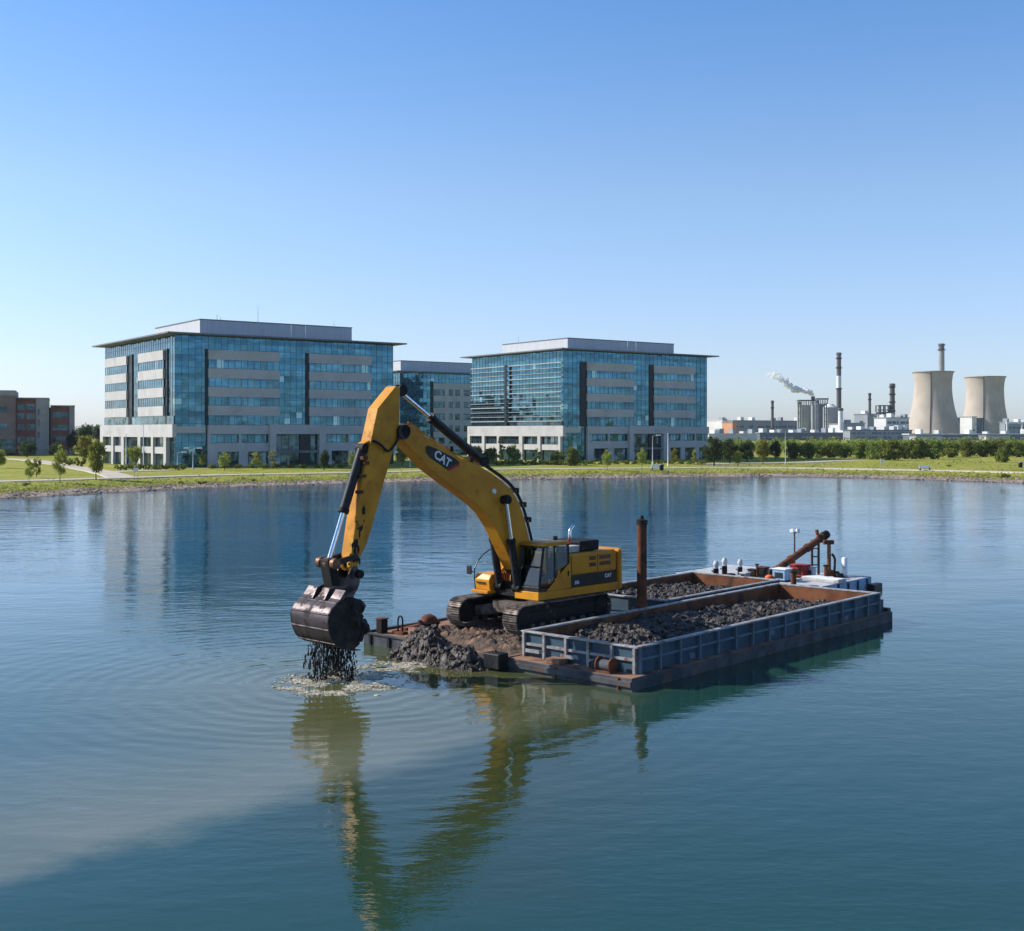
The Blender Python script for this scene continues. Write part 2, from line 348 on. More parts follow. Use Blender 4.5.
# ------------------------------------------------------------------ the setting: water, ground, paths
S = G(333, 684); S.z = 0                                    # where the mud falls into the water
def water_mat():
    t = NT('lake_water'); pos = t.n('NewGeometry').outputs['Position']
    flat = t.vmath('MULTIPLY', pos, (1, 1, 0))
    r = t.vmath('DISTANCE', flat, (S.x, S.y, 0))
    wob = t.noise(pos, .35, 3)
    ph = t.math('ADD', t.math('MULTIPLY', r, 2 * math.pi / .8), t.math('MULTIPLY', wob, 9))
    env = t.math('MULTIPLY', t.sm(r, .6, 2.5), t.math('POWER', 2.718, t.math('DIVIDE', r, -8.5)))
    ring = t.math('MULTIPLY', t.math('MULTIPLY', t.math('SINE', ph), env), .0050)
    n1 = t.math('MULTIPLY', t.noise(t.map(pos, (.55, 1, 1)), .45, 2), .05)
    n2 = t.math('MULTIPLY', t.noise(t.map(pos, (.5, 1, 1)), 1.7, 3, .5), .019)
    patch = t.sm(t.noise(t.map(pos, (.4, 1, 1)), .07, 5), .35, .65, .25, 1.25)
    n3 = t.math('MULTIPLY', t.math('MULTIPLY', t.noise(t.map(pos, (.5, 1, 1)), 4.4, 3, .55), .011), patch)
    wind = t.sm(t.n('SeparateXYZ', i_0=pos).outputs[1], 34, 95, .40, .92)           # sheltered near the viewer, breezier out on the lake
    h = t.math('ADD', t.math('ADD', ring, t.math('MULTIPLY', n1, t.math('MINIMUM', wind, .9))), t.math('ADD', t.math('MULTIPLY', n2, wind), t.math('MULTIPLY', n3, t.math('MAXIMUM', wind, .62))))
    t.l(t.bump(h, 1.0, 1.0), t.b.inputs['Normal'])
    base = t.mix(t.sm(t.noise(pos, .04, 3), .35, .65), (.014, .047, .026), (.011, .046, .034))
    # suspended sediment drifting off the dredging spot, with a clear edge to the open water
    q = t.vmath('SUBTRACT', flat, (-4.9, 27.7, 0)); d = t.vmath('DOT_PRODUCT', q, (-.755, .655, 0))
    d = t.math('ADD', d, t.math('MULTIPLY', t.math('SUBTRACT', t.noise(t.vmath('ADD', pos, t.vmath('SCALE', flat, scale=.0)), .55, 7, .68), .5), 2.9))
    edge = t.math('MULTIPLY', t.sm(d, -.7, 1.3), t.sm(d, 1.0, 13, 1, .0))
    alongd = t.vmath('DOT_PRODUCT', q, (.655, .755, 0))
    edge = t.math('MULTIPLY', edge, t.sm(alongd, 2, 16, 1, .25))
    edge = t.math('MULTIPLY', edge, t.sm(t.noise(t.map(pos, (.7, 1, 1)), .22, 5), .2, .6, .55, 1))
    near = t.sm(r, 1.5, 12, 1, 0)
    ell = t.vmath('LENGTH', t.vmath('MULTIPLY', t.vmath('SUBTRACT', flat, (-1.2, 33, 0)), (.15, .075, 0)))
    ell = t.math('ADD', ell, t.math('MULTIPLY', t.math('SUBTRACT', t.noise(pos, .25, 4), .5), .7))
    base = t.mix(t.sm(t.n('SeparateXYZ', i_0=pos).outputs[1], 38, 110), base, (.010, .062, .115))  # bluer with distance: sky reflection added through the base colour
    base = t.mix(t.sm(ell, .35, 1.05, .75, 0), base, (.030, .038, .008))  # olive of the excavator's reflection painted into the base colour
    base = t.mix(edge, base, (.128, .134, .080))
    base = t.mix(t.math('MULTIPLY', near, .8), base, (.092, .086, .020))  # silt round the splash, tinted with the bucket's olive reflection too
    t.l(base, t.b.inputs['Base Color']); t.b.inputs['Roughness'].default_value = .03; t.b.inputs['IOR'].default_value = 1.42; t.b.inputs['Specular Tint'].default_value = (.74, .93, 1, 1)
    return t.m
def water_grid():
    m = MB(); xs = [-1500, -400, -100, 0, 100, 400, 1500]; ys = [-500, -50, 0, 30, 60, 120, 200, 300, 420]
    vs = [(x, y, 0) for y in ys for x in xs]; k = len(xs)
    m.add(vs, [(j * k + i, j * k + i + 1, (j + 1) * k + i + 1, (j + 1) * k + i) for j in range(len(ys) - 1) for i in range(k - 1)])
    return m
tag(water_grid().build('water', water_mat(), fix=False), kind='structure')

def lerp_tab(tab, x):
    if x <= tab[0][0]: return tab[0][1]
    for (a, b), (c, d) in zip(tab, tab[1:]):
        if x <= c:
            k = (x - a) / (c - a); return b + (d - b) * k
    return tab[-1][1]
SH = [(-900, 532), (-300, 512), (0, 500), (60, 497), (100, 494.3), (200, 489.2), (340, 484.6), (460, 481.6), (560, 479.6), (650, 478.2), (740, 477.6), (800, 477.4),
      (900, 479.8), (960, 481.8), (1024, 484.2), (1300, 496), (1900, 520)]
def shore(px): return F * H / (lerp_tab(SH, px) - HZ)
def zoff(o): return lerp_tab([(0, -.4), (2.5, .04), (9, .5), (20, 1.0), (60, 1.05), (2700, 1.05)], o)
def ground_mesh():
    offs = [0, 1.2, 2.5, 3.5, 5, 7, 9, 11, 14, 17, 20, 24, 30, 38, 48, 60, 75, 95, 120, 150, 200, 280, 400, 600, 900, 1400, 2000, 2700]
    pxs = [-2400, -1500] + list(range(-900, 1901, 7)) + [2600, 3400]
    vs = []; at = []
    for px in pxs:
        ys = shore(px) + 1.6 * noise.noise(Vector((px * .035, 0, 3))) + .8 * noise.noise(Vector((px * .11, 0, 7)))
        for o in offs:
            Y = ys + o; z = zoff(o) + (.12 * noise.noise(Vector((px * .06, Y * .1, 0))) if 1 < o < 300 else 0)
            if o > 20: z += .35 * max(0, noise.noise(Vector((px * .012, Y * .02, 4)))) * min(1, (o - 20) / 20) * (1 if o < 100 else 0)
            vs.append(((px - CX) / F * Y, Y, z)); at.append(o)
    k = len(offs)
    fs = [(i * k + j, (i + 1) * k + j, (i + 1) * k + j + 1, i * k + j + 1) for i in range(len(pxs) - 1) for j in range(k - 1)]
    return vs, fs, at
def ground_mat():
    t = NT('grass_and_gravel'); pos = t.n('NewGeometry').outputs['Position']
    a = t.n('Attribute', attribute_name='shore').outputs['Fac']
    g = t.mix(t.sm(t.noise(pos, .09, 5), .35, .65), (.27, .275, .026), (.37, .325, .06))
    g = t.mix(t.sm(t.noise(pos, 1.1, 5), .4, .7), g, (.16, .195, .022))
    g = t.mix(t.math('MULTIPLY', t.sm(t.noise(pos, .3, 4), .55, .7), .6), g, (.42, .36, .13))
    s = t.mix(t.sm(t.noise(pos, .8, 7), .35, .65), (.40, .30, .225), (.22, .165, .125))
    s = t.mix(t.sm(t.noise(pos, 3.5, 4), .5, .7), s, (.46, .37, .29))
    s = t.mix(t.sm(a, 2.2, 4.2, .75, 0), s, (.075, .062, .045))
    k = t.math('ADD', a, t.math('MULTIPLY', t.math('SUBTRACT', t.noise(pos, .35, 6), .5), 9))
    t.l(t.mix(t.sm(k, 8.2, 9.6), s, g), t.b.inputs['Base Color']); t.b.inputs['Roughness'].default_value = .9; t.b.inputs['Specular IOR Level'].default_value = .15
    t.l(t.bump(t.noise(pos, 2.2, 7, .7), 1.0, .25), t.b.inputs['Normal'])
    return t.m
gm = MB(); gv, gf, ga = ground_mesh(); gm.add(gv, gf)
ground = gm.build('ground', ground_mat(), smooth=180, fix=False); tag(ground, kind='structure')
at = ground.data.attributes.new('shore', 'FLOAT', 'POINT'); at.data.foreach_set('value', ga)

def ribbon(name, tab, half, mat, z=1.16, pxs=None):
    m = MB(); vs = []
    P = [G(px, py, 1.0) for px, py in tab]
    pts = []
    for i in range(len(P) - 1):
        n = max(2, int((P[i + 1] - P[i]).length / 3))
        pts += [P[i].lerp(P[i + 1], k / n) for k in range(n)]
    pts.append(P[-1])
    for _ in range(12):
        pts = [pts[0]] + [(pts[i - 1] + pts[i] * 2 + pts[i + 1]) / 4 for i in range(1, len(pts) - 1)] + [pts[-1]]
    for i, p in enumerate(pts):
        d = (pts[min(i + 1, len(pts) - 1)] - pts[max(i - 1, 0)]).normalized(); nrm = Vector((-d.y, d.x, 0))
        for sgn in (-1, 1):
            q = p + nrm * half * sgn; vs.append((q.x, q.y, z)); vs.append((q.x + nrm.x * .4 * sgn, q.y + nrm.y * .4 * sgn, z - .45))
    for i in range(len(pts) - 1):
        a, b = i * 4, (i + 1) * 4
        m.f += [(a, b, b + 2, a + 2), (a + 1, b + 1, b, a), (a + 2, b + 2, b + 3, a + 3)]
    m.v = [Vector(v) for v in vs]
    return tag(m.build(name, mat, fix=True), kind='structure')
PATHM = pm('path_concrete', (.52, .44, .335), (.42, .355, .27), .3, .85, 0, .2, 3, coord='World')
ribbon('path', [(-420, 491), (-200, 487), (0, 482.2), (60, 480.6), (120, 478.5), (200, 475.9), (270, 474.6), (340, 473.6), (420, 471.6), (500, 469.6), (600, 468.9), (680, 468.2), (740, 467.6),
                (800, 468.2), (880, 469.8), (950, 470.8), (1024, 473), (1300, 481)], 2.4, PATHM)
ribbon('driveway', [(122, 478.0), (112, 474.5), (96, 471), (78, 468.2), (58, 464.8), (40, 461.5), (20, 459.3), (-60, 457.5)], 2.2, PATHM, 1.155)
ribbon('forecourt', [(104, 472.6), (130, 471.2), (165, 470.6)], 2.6, PATHM, 1.15)
ribbon('access_road', [(700, 464.8), (760, 463.8), (800, 463.4), (835, 461.3), (870, 460.4)], 2.4, PATHM, 1.2)

def tufts():
    m = MB()
    for k in range(19000):
        px = rnd.uniform(-60, 1090); o = rnd.choice([rnd.gauss(9.5, 1.6), rnd.gauss(12, 3), rnd.uniform(9, 30)])
        if k > 14000: px = rnd.uniform(700, 1090); o = rnd.uniform(25, 120)
        if o < 4: continue
        Y = shore(px) + o; x = (px - CX) / F * Y; z = zoff(o) - .05
        h = rnd.uniform(.08, .30) * (1.7 if rnd.random() < .06 else 1); w = rnd.uniform(.08, .3)
        a = rnd.uniform(0, 3.14); dx, dy = math.cos(a) * w, math.sin(a) * w
        m.add([(x - dx, Y - dy, z), (x + dx, Y + dy, z), (x + rnd.uniform(-w, w), Y + rnd.uniform(-w, w), z + h)], [(0, 1, 2)])
    return m
tag(tufts().build('bank_grass', leaf_mat('bank_grass_blades', (.25, .25, .055), (.31, .275, .09), (.17, .19, .04)), fix=False),
    'rough dry grass tufts growing along the lake bank', 'grass', kind='stuff')
def stones():
    m = MB()
    for _ in range(2600):
        px = rnd.uniform(-60, 1090); o = rnd.uniform(2.2, 9.5); Y = shore(px) + o
        r = rnd.uniform(.06, .22) * (1.8 if rnd.random() < .05 else 1)
        m.blob(((px - CX) / F * Y, Y, zoff(o) + r * .1), (r * 1.3, r, r * .7), rnd.random() * 90, 1, .3)
    return m
tag(stones().build('shore_stones', ROCK), 'loose pale stones scattered on the gravel strip of the lake shore', 'stones', kind='stuff')

# ------------------------------------------------------------------ office buildings
RDIR = Vector((.812, .584, 0)); LDIR = Vector((-.584, .812, 0)); RROT = math.atan2(.584, .812)
def corner(px, Y, z=1.0): return Vector(((px - CX) / F * Y, Y, z))
def along(O, d, px):
    k = (px - CX) / F; return (O.x - k * O.y) / (k * d.y - d.x)
class Face:                                                   # boxes laid on one of the two visible faces of a block
    def __init__(s, O, side): s.O = O; s.side = side; s.d = RDIR if side == 'R' else LDIR
    def at(s, px): return along(s.O, s.d, px)
    def bx(s, m, d0, d1, z0, z1, p0, p1):
        if s.side == 'R': m.box(d0, d1, -p1, -p0, z0, z1)
        else: m.box(-p1, -p0, d0, d1, z0, z1)
        return m
FH = 3.95; ZB = 8.0
def office(px, Y, pxl, pxr, name, label, top, faces, pent):
    O = corner(px, Y); root = empty(name, O, RROT, label, 'building')
    Lr = along(O, RDIR, pxr); Ll = along(O, LDIR, pxl); T = top - 1
    MB().box(0, Lr, 0, Ll, .0, T).build('curtain_wall', GLS, root)
    fr, fl = Face(O, 'R'), Face(O, 'L')
    m = MB()
    for fc, L in ((fr, Lr), (fl, Ll)):
        d = 0.0
        while d <= L: fc.bx(m, d - .03, d + .03, .3, T, -.02, .05); d += 1.45
        z = 1.32
        while z < T: fc.bx(m, 0, L, z - .035, z + .035, -.02, .035); z += 1.32
    m.build('mullion_grid', MULL, root)
    # roof slab with thin projecting edge
    r = MB(); o = 2.4
    r.add([(-o, -o, T + .22), (Lr + o, -o, T + .22), (Lr + o, Ll + o, T + .22), (-o, Ll + o, T + .22),
           (-o, -o, T + .52), (Lr + o, -o, T + .52), (Lr + o, Ll + o, T + .52), (-o, Ll + o, T + .52),
           (.1, .1, T + .003), (Lr - .1, .1, T + .003), (Lr - .1, Ll - .1, T + .003), (.1, Ll - .1, T + .003)],
          [(4, 5, 6, 7), (0, 4, 5, 1), (1, 5, 6, 2), (2, 6, 7, 3), (3, 7, 4, 0), (0, 1, 9, 8), (1, 2, 10, 9), (2, 3, 11, 10), (3, 0, 8, 11), (8, 9, 10, 11)])
    roof = r.build('roof', SLAB, root)
    x0, x1, y0, y1, hh = pent
    pb = MB().box(x0, x1, y0, y1, T + .52, T + .75 + hh).build('penthouse', PENT, root)
    lm = MB().box(x0 - .12, x1 + .12, y0 - .12, y1 + .12, T + .75 + hh, T + .95 + hh).build('coping', SLAB, pb)
    faces(root, fr, fl, Lr, Ll, T)
    return root, O, Lr, Ll, T
def comb(fc, d0, d1, z0, z1, p0, p1):
    """bottom rail and uprights of a window strip in one piece"""
    pl = [(d0, z0), (d1, z0), (d1, z0 + .08)]; n = max(1, round((d1 - d0) / 1.45)); w = .045
    for i in range(n, -1, -1):
        d = min(max(d0 + (d1 - d0) * i / n, d0 + w), d1 - w)
        pl += [(d + w, z0 + .08), (d + w, z1), (d - w, z1), (d - w, z0 + .08)]
    pl.append((d0, z0 + .08)); pl = [p for i, p in enumerate(pl) if i == 0 or p != pl[i - 1]]
    if fc.side == 'R': return MB().prism(pl, -p1, -p0)
    return MB().prism(pl, -p1, -p0, lambda a, b, t: (t, a, b))
def bay(root, fc, d0, d1, zs, strip, pr=.55, bottom=None):
    """stone bands with window strips between them"""
    prev = None
    for z0, z1 in zs:
        fc.bx(MB(), d0, d1, z0, z1, .005, pr).build('stone_band', STON, root)
        if prev is not None:
            w = fc.bx(MB(), d0 + .05, d1 - .05, z1, prev, .005, pr - .22).build('window_strip', strip, root)
            comb(fc, d0 + .05, d1 - .05, z1 + .003, prev - .003, .01, pr - .18).build('mullion_grid', MULL, w)
        prev = z0
    if bottom is not None:
        w = fc.bx(MB(), d0 + .05, d1 - .05, bottom, prev, .005, pr - .22).build('window_strip', strip, root)
        comb(fc, d0 + .05, d1 - .05, bottom + .003, prev - .003, .01, pr - .18).build('mullion_grid', MULL, w)
def window(root, fc, d0, d1, z0, z1, pr, n=3, mat=None):
    w = fc.bx(MB(), d0, d1, z0, z1, .0, pr).build('window', mat or GLSD, root)
    m = MB()
    for i in range(1, n): d = d0 + (d1 - d0) * i / n; fc.bx(m, d - .05, d + .05, z0, z1, .0, pr + .06)
    fc.bx(m, d0, d1, z1 - .1, z1, 0, pr + .05); fc.bx(m, d0, d1, z0, z0 + .1, 0, pr + .05)
    m.build('frame', MULL, w)
def bands(T): return [(T - 2.75 - 2.05 - i * FH, T - 2.75 - i * FH) for i in range(4)]

def base_right(root, fr, d0, L, p0, p1, gd):
    """two stone storeys of the shaded front, with an entrance portal between p0 and p1"""
    z = ZB + .95
    fr.bx(MB(), d0, L, ZB - .95, z, .005, .8).build('stone_beam', STON, root)
    segs = [(d0, p0), (p1, L)]
    for a, b in segs:
        fr.bx(MB(), a, b, ZB - 4.7, ZB - 2.85, .005, .72).build('stone_band', STON, root)
        n = max(1, round((b - a) / 5.6)); w = (b - a) / n
        for i in range(n):
            x = a + i * w
            fr.bx(MB(), x, x + w * .3, 0, ZB - 4.7, .005, .72).build('pier', STON, root)
            window(root, fr, x + w * .3, x + w, .3, ZB - 4.7, .3, 2)
            fr.bx(MB(), x, x + .5, ZB - 2.85, ZB - .95, .005, .72).build('pier', STON, root)
            window(root, fr, x + .5, x + w, ZB - 2.85, ZB - .95, .3, 4, gd)
    for x in (p0, p1 - 1.5): fr.bx(MB(), x, x + 1.5, 0, ZB - .96, .005, 1.3).build('portal_pier', STON, root)
    fr.bx(MB(), p0, p1, ZB - .95, z + .15, .81, 1.3).build('portal_lintel', STON, root)
    window(root, fr, p0 + 1.5, p1 - 1.5, 3.4, ZB - .95, .2, 6)
    q = p0 + 1.5 + (p1 - p0 - 3) * .58
    fr.bx(MB(), q, q + 2.6, .1, ZB - 1, .22, .5).build('entrance_recess', NOTC, root)
    fr.bx(MB(), p0 + 1.5, p1 - 1.5, 2.9, 3.4, .01, 1.0).build('canopy', SLAB, root)
    window(root, fr, p0 + 1.6, q - .2, .2, 2.9, .2, 4)
def base_left(root, fl, L, cols, hz=ZB):
    fl.bx(MB(), -.9, L, hz - 1.6, hz + 1.1, .005, .9).build('stone_beam', STON, root)
    for a, b in cols: fl.bx(MB(), a, b, 0, hz - 1.6, .005, .9).build('column', STON, root)
    for (a, b), (c, d) in zip(cols, cols[1:]):
        if c - b < 9:
            fl.bx(MB(), b, c, 2.9, 4.3, .005, .6).build('parapet_panel', STON, root)
            window(root, fl, b, c, 4.3, hz - 1.6, .2, 3); window(root, fl, b, c, .3, 2.9, .2, 3)
        else:
            fl.bx(MB(), b, c, .2, hz - 1.6, .005, .12).build('entrance_recess', NOTC, root)
            window(root, fl, b + 1, c - 1, .3, hz - 2.2, .2, 4)

def faces1(root, fr, fl, Lr, Ll, T):
    bs = bands(T)
    g = lambda px: fr.at(px)
    bay(root, fr, g(207.6), g(279), bs, GLSW, bottom=ZB + .95); bay(root, fr, g(308.4), g(370.5), bs, GLSW, bottom=ZB + .95)
    for a, b in ((205, 207.4), (305.4, 308.2)): fr.bx(MB(), g(a), g(b), ZB + .95, T - 2.6, .01, .2).build('notch_shade_strip', NOTC, root)  # dark strips stand for the shade gaps beside the projecting bays
    fr.bx(MB(), .1, g(205), ZB - .7, ZB + .7, .005, .3).build('stone_band', STON, root)
    base_right(root, fr, g(207), Lr, g(267.5), g(323), GLSW)
    h = lambda px: fl.at(px)
    bl = [(a - .1, b - .1) for a, b in bs]
    bay(root, fl, h(129.2), h(107.6), bl, GLSW, .7); bay(root, fl, h(166), h(141), bl, GLSW, .7)
    for a, b in ((133, 129.3), (168.2, 166.1)): fl.bx(MB(), h(a), h(b), ZB + 1.2, T - 2.6, .01, .25).build('notch_shade_strip', NOTC, root)
    fl.bx(MB(), .2, Ll - .2, ZB + 1.1, ZB + 2.9, .01, .25).build('window_strip', GLS, root)
    base_left(root, fl, Ll + 1, [(h(170), h(167.5)), (h(157), h(155)), (h(144.2), h(141.5)), (h(127.5), h(125)), (h(117), h(115)), (h(106.6), Ll + 1)])
b1, O1, L1r, L1l, T1 = office(175, 250, 105, 393, 'office_building', 'large blue glass office block at left with pale stone bands, behind the excavator arm', 28.7, faces1, (7.7, 44.6, 6, 34, 3.35))
m = MB()
for x, y, h in ((14, 12, 1.8), (14.8, 12, 1.3)): m.tube((x, y, T1 + 4.2), (x, y, T1 + 4.2 + h), .06, n=5)
m.build('roof_vent', POLE, b1)
for x, y, z, h in ((22, 8, T1 + 4.1, 4.0), (28, 3.5, T1 + .7, 3.2), (31.5, 3.5, T1 + .7, 3.4), (41, 8, T1 + 4, 1.6)):
    MB().tube((x, y, z), (x, y, z + h), .09, .05, 6).build('mast', WHT, b1)

def faces2(root, fr, fl, Lr, Ll, T):
    bs = bands(T); g = lambda px: fr.at(px); h = lambda px: fl.at(px)
    bay(root, fr, g(586), g(632.7), bs, GLSW, bottom=ZB + .95); bay(root, fr, g(653), g(693.4), bs, GLSW, bottom=ZB + .95)
    for a, b in ((580, 585.8), (649, 652.8)): fr.bx(MB(), g(a), g(b), ZB + .95, T - 2.6, .01, .2).build('notch_shade_strip', NOTC, root)
    fr.bx(MB(), .1, g(580), ZB - .7, ZB + .7, .005, .3).build('stone_band', STON, root)
    base_right(root, fr, g(586), Lr, g(626.5), g(664.5), GLSW)
    for i in range(13):
        z = ZB + 2.2 + i * 1.23
        fl.bx(MB(), .3, Ll - .1, z, z + (.2 if i % 3 == 0 else .11), .07, .55).build('sunshade_fin', POLE, root)
    fl.bx(MB(), h(509.2), h(507), ZB + 1.2, T - 2.6, .76, .9).build('notch_shade_strip', NOTC, root)
    fl.bx(MB(), .2, Ll - .2, ZB + 1.1, ZB + 2.1, .01, .3).build('window_strip', GLSD, root)
    base_left(root, fl, Ll + 1, [(h(563), h(561)), (h(543), h(540)), (h(525), h(521.5)), (h(502), h(499.5)), (h(487), h(484.5)), (h(472.4), Ll + 1)])
b2, O2, L2r, L2l, T2 = office(563.5, 302, 472, 707, 'office_building', 'blue glass office block in the middle with white sunshade fins on its sunlit side', 29.0, faces2, (5.3, 42.6, 5, 34, 2.9))
for x, y, z, h in ((0.5, 20, T2 + 3.5, 1.6), (24, 3, T2 + .7, 3.4), (27, 3, T2 + .7, 3.2)):
    MB().tube((x, y, z), (x, y, z + h), .09, .05, 6).build('mast', WHT, b2)

def faces3(root, fr, fl, Lr, Ll, T):
    g = lambda px: fr.at(px)
    fr.bx(MB(), g(430.5), g(433), 0, T - 2.5, .01, .2).build('notch_shade_strip', NOTC, root)
    a = g(433)
    for i in range(7):
        z = T - 3.2 - i * FH
        fr.bx(MB(), a, Lr, z - 1.95, z, .005, .5).build('stone_band', STON, root)
        if z - FH < 0: break
        for j, (p, q) in enumerate(((434, 444), (448, 452), (454, 459), (463, 471), (474, 484))):
            if j: fr.bx(MB(), g((434, 444, 452, 459, 471)[j] - (0 if j == 0 else 0)), g(p), z - FH, z - 1.95, .005, .5).build('pier', STON, root)
            window(root, fr, g(p), g(q), z - FH, z - 1.95, .2, 2)
office(400, 385, 372, 492, 'office_building', 'farther office block seen between the two big glass office blocks', 27.6, faces3, (2, 30, 3, 20, 3.2))

# ------------------------------------------------------------------ brick building, left
def brick_building():
    O = corner(74.7, 395, 1.0); th = math.atan2(450, F); dv = Vector((math.cos(th), math.sin(th), 0))
    root = empty('brick_building', O, th, 'dark red and grey brick building at the far left edge behind the lawn', 'building')
    X = lambda px: along(O, dv, px)
    Z = lambda py: H - (py - HZ) / F * 405 - 1
    def sec(p0, p1, y, mat, y0, y1): return MB().box(X(p0), X(p1), y0, y1, 0, Z(y)).build('wall', mat, root)
    sec(-70, 16, 397.5, BRKG, -5, 22); MB().box(X(-70), X(16.2), -5.2, 22, Z(397.5), Z(392.5)).build('parapet', BRKP, root)
    sec(16.1, 36, 400.3, BRKR, -1, 22); sec(36, 49, 399.6, BRKP, -2.2, 22)
    sec(50.6, 69.3, 407.2, BRKR, 1, 22); sec(69.4, 74.7, 406.4, BRKP, -.2, 22); sec(49, 50.6, 408, NOTC, 3, 22)
    MB().box(X(16), X(49.3), -2.4, 22.2, Z(400), Z(399)).build('coping', BRKP, root)
    MB().box(X(50.4), X(75), -.4, 22.2, Z(407), Z(406)).build('coping', BRKP, root)
    for (p0, p1, yf, rows, n) in ((17.5, 24.5, -1, (405, 414, 424.5, 437), 3), (26.5, 35, -1, (405, 414, 424.5, 437), 3), (52.5, 68.5, 1, (412.5, 425, 436), 6), (-8, 8, -5, (408, 424), 4), (38, 39.5, -2.2, (410, 420, 432), 1)):
        for yy in rows:
            w = MB().box(X(p0), X(p1), yf - .06, yf + .2, Z(yy + 5.5), Z(yy)).build('window', GLSD, root)
            f = MB()
            for i in range(n + 1): x = X(p0) + (X(p1) - X(p0)) * i / n; f.box(x - .08, x + .08, yf - .14, yf, Z(yy + 5.5), Z(yy))
            f.box(X(p0), X(p1), yf - .13, yf, Z(yy + 5.5) - .15, Z(yy + 5.5)); f.build('frame', SLAB, w)
    MB().box(X(-10), X(15), -5.15, -4.9, 0, 5.2).build('entrance_glass', GLSD, root)
brick_building()

# ------------------------------------------------------------------ power station
def block(name, label, cat, pxl, pxc, pxr, ytop, Y, mat, roofm=None, rows=0, rowm=None, vents=0, z0=1.0, group=None, seed=1):
    O = corner(pxc, Y, z0); root = empty(name, O, RROT, label, cat, group)
    Lr = max(2, along(O, RDIR, pxr)); Ll = max(6, along(O, LDIR, pxl)) if pxl < pxc else 20
    T = H - (ytop - HZ) / F * Y - z0
    MB().box(0, Lr, 0, Ll, 0, T).build('wall', mat, root)
    MB().box(-.6, Lr + .6, -.6, Ll + .6, T, T + .7).build('roof', roofm or PLNT, root)
    q = random.Random(seed)
    for i in range(rows):
        z = T * (i + .45) / (rows + .3)
        m = MB(); x = 2.0
        while x < Lr - 4:
            w = q.uniform(2, 7); 
            if q.random() < .75: m.box(x, min(x + w, Lr - 1), -.25, .2, z, z + min(2.2, T * .18))
            x += w + q.uniform(.8, 3)
        m.build('window_strip', rowm or PLND, root)
    for i in range(vents):
        x = Lr * (i + q.uniform(.2, .8)) / vents; w = q.uniform(2.5, 7); h = q.uniform(1.5, 4)
        y = q.uniform(1, max(2, Ll * .5))
        MB().box(x, x + w, y, y + 5, T + .7, T + .7 + h).build('roof_vent', q.choice([WHT, PLNT, PLNW]), root)
    return root, Lr, Ll, T
PY = 1150
block('long_hall', 'long grey turbine hall with flat roof behind the dark trees', 'building', 731, 733, 821, 420.8, PY + 60, PLNT, PLNT, 2, PLND, 6, seed=3)
block('low_hall', 'long low blue-grey hall with white roof vents in front of the silos', 'building', 757, 760, 880, 433.2, PY - 120, PLND, PLNT, 1, PLNT, 14, seed=5)
block('white_wall_shed', 'low white shed beside the blue glass office block, behind dark trees', 'building', 704, 709, 757, 434.2, PY - 160, PLNW, PLNW, 0, None, 5, seed=6)
block('small_plant_building', 'white plant building with an orange sunlit front, left of the grey hall', 'building', 722, 732.5, 737, 422.5, PY, PLNO, PLNT, seed=7)
block('small_plant_building', 'small white plant building close to the right edge of the middle glass office', 'building', 707, 722.5, 730, 420.5, PY + 140, PLNW, PLNW, 2, PLND, 2, seed=8)
block('plant_block', 'light concrete block at the foot of the striped chimney', 'building', 826, 842.5, 844, 424.2, PY - 20, PLNW, PLNT, seed=9)
block('plant_block', 'windowless grey block right of the striped chimney', 'building', 842.8, 843.2, 864.7, 423.4, PY, PLNT, PLNT, 0, None, 2, seed=10)
block('plant_block', 'tall pale block beneath the thin dark stack', 'building', 854, 867.5, 877, 414.3, PY + 80, PLNT, PLNT, 1, PLND, 1, seed=11)
block('boiler_house', 'white boiler house with dark window strips left of the front cooling tower', 'building', 874, 886, 909, 418, PY - 40, PLNW, PLNT, 3, PLND, 5, seed=12)
block('pump_house', 'pale square pump house standing between the two cooling towers', 'building', 960, 972, 976.5, 417, 1330, PLNW, PLNT, 1, PLND, seed=13)
block('plant_block', 'dark low block behind the gap between the cooling towers', 'building', 952, 954, 985, 418, 1500, PLND, PLNT, seed=14)
block('low_hall', 'long low hall with a pale roof edge in front of both cooling towers', 'building', 907, 909, 1090, 434.6, PY - 150, PLND, WHT, 1, PLNW, 9, seed=15)
block('white_wall_shed', 'white shed with a flat roof below the front cooling tower', 'building', 914, 916, 942, 436.6, PY - 210, PLNW, PLNT, seed=16)
block('white_wall_shed', 'white shed with a flat roof below the right cooling tower', 'building', 984, 986, 1010, 436.4, PY - 205, PLNW, PLNT, 1, PLND, seed=17)
block('plant_block', 'grey stepped plant block at the right edge of the view', 'building', 1003, 1005, 1060, 422.5, PY + 60, PLNT, PLNT, 2, PLND, 6, seed=18)
block('low_hall', 'low grey hall with scattered white vents left of the boiler house', 'building', 843, 850, 912, 430.4, PY - 90, PLNT, PLND, 2, PLND, 8, seed=19)

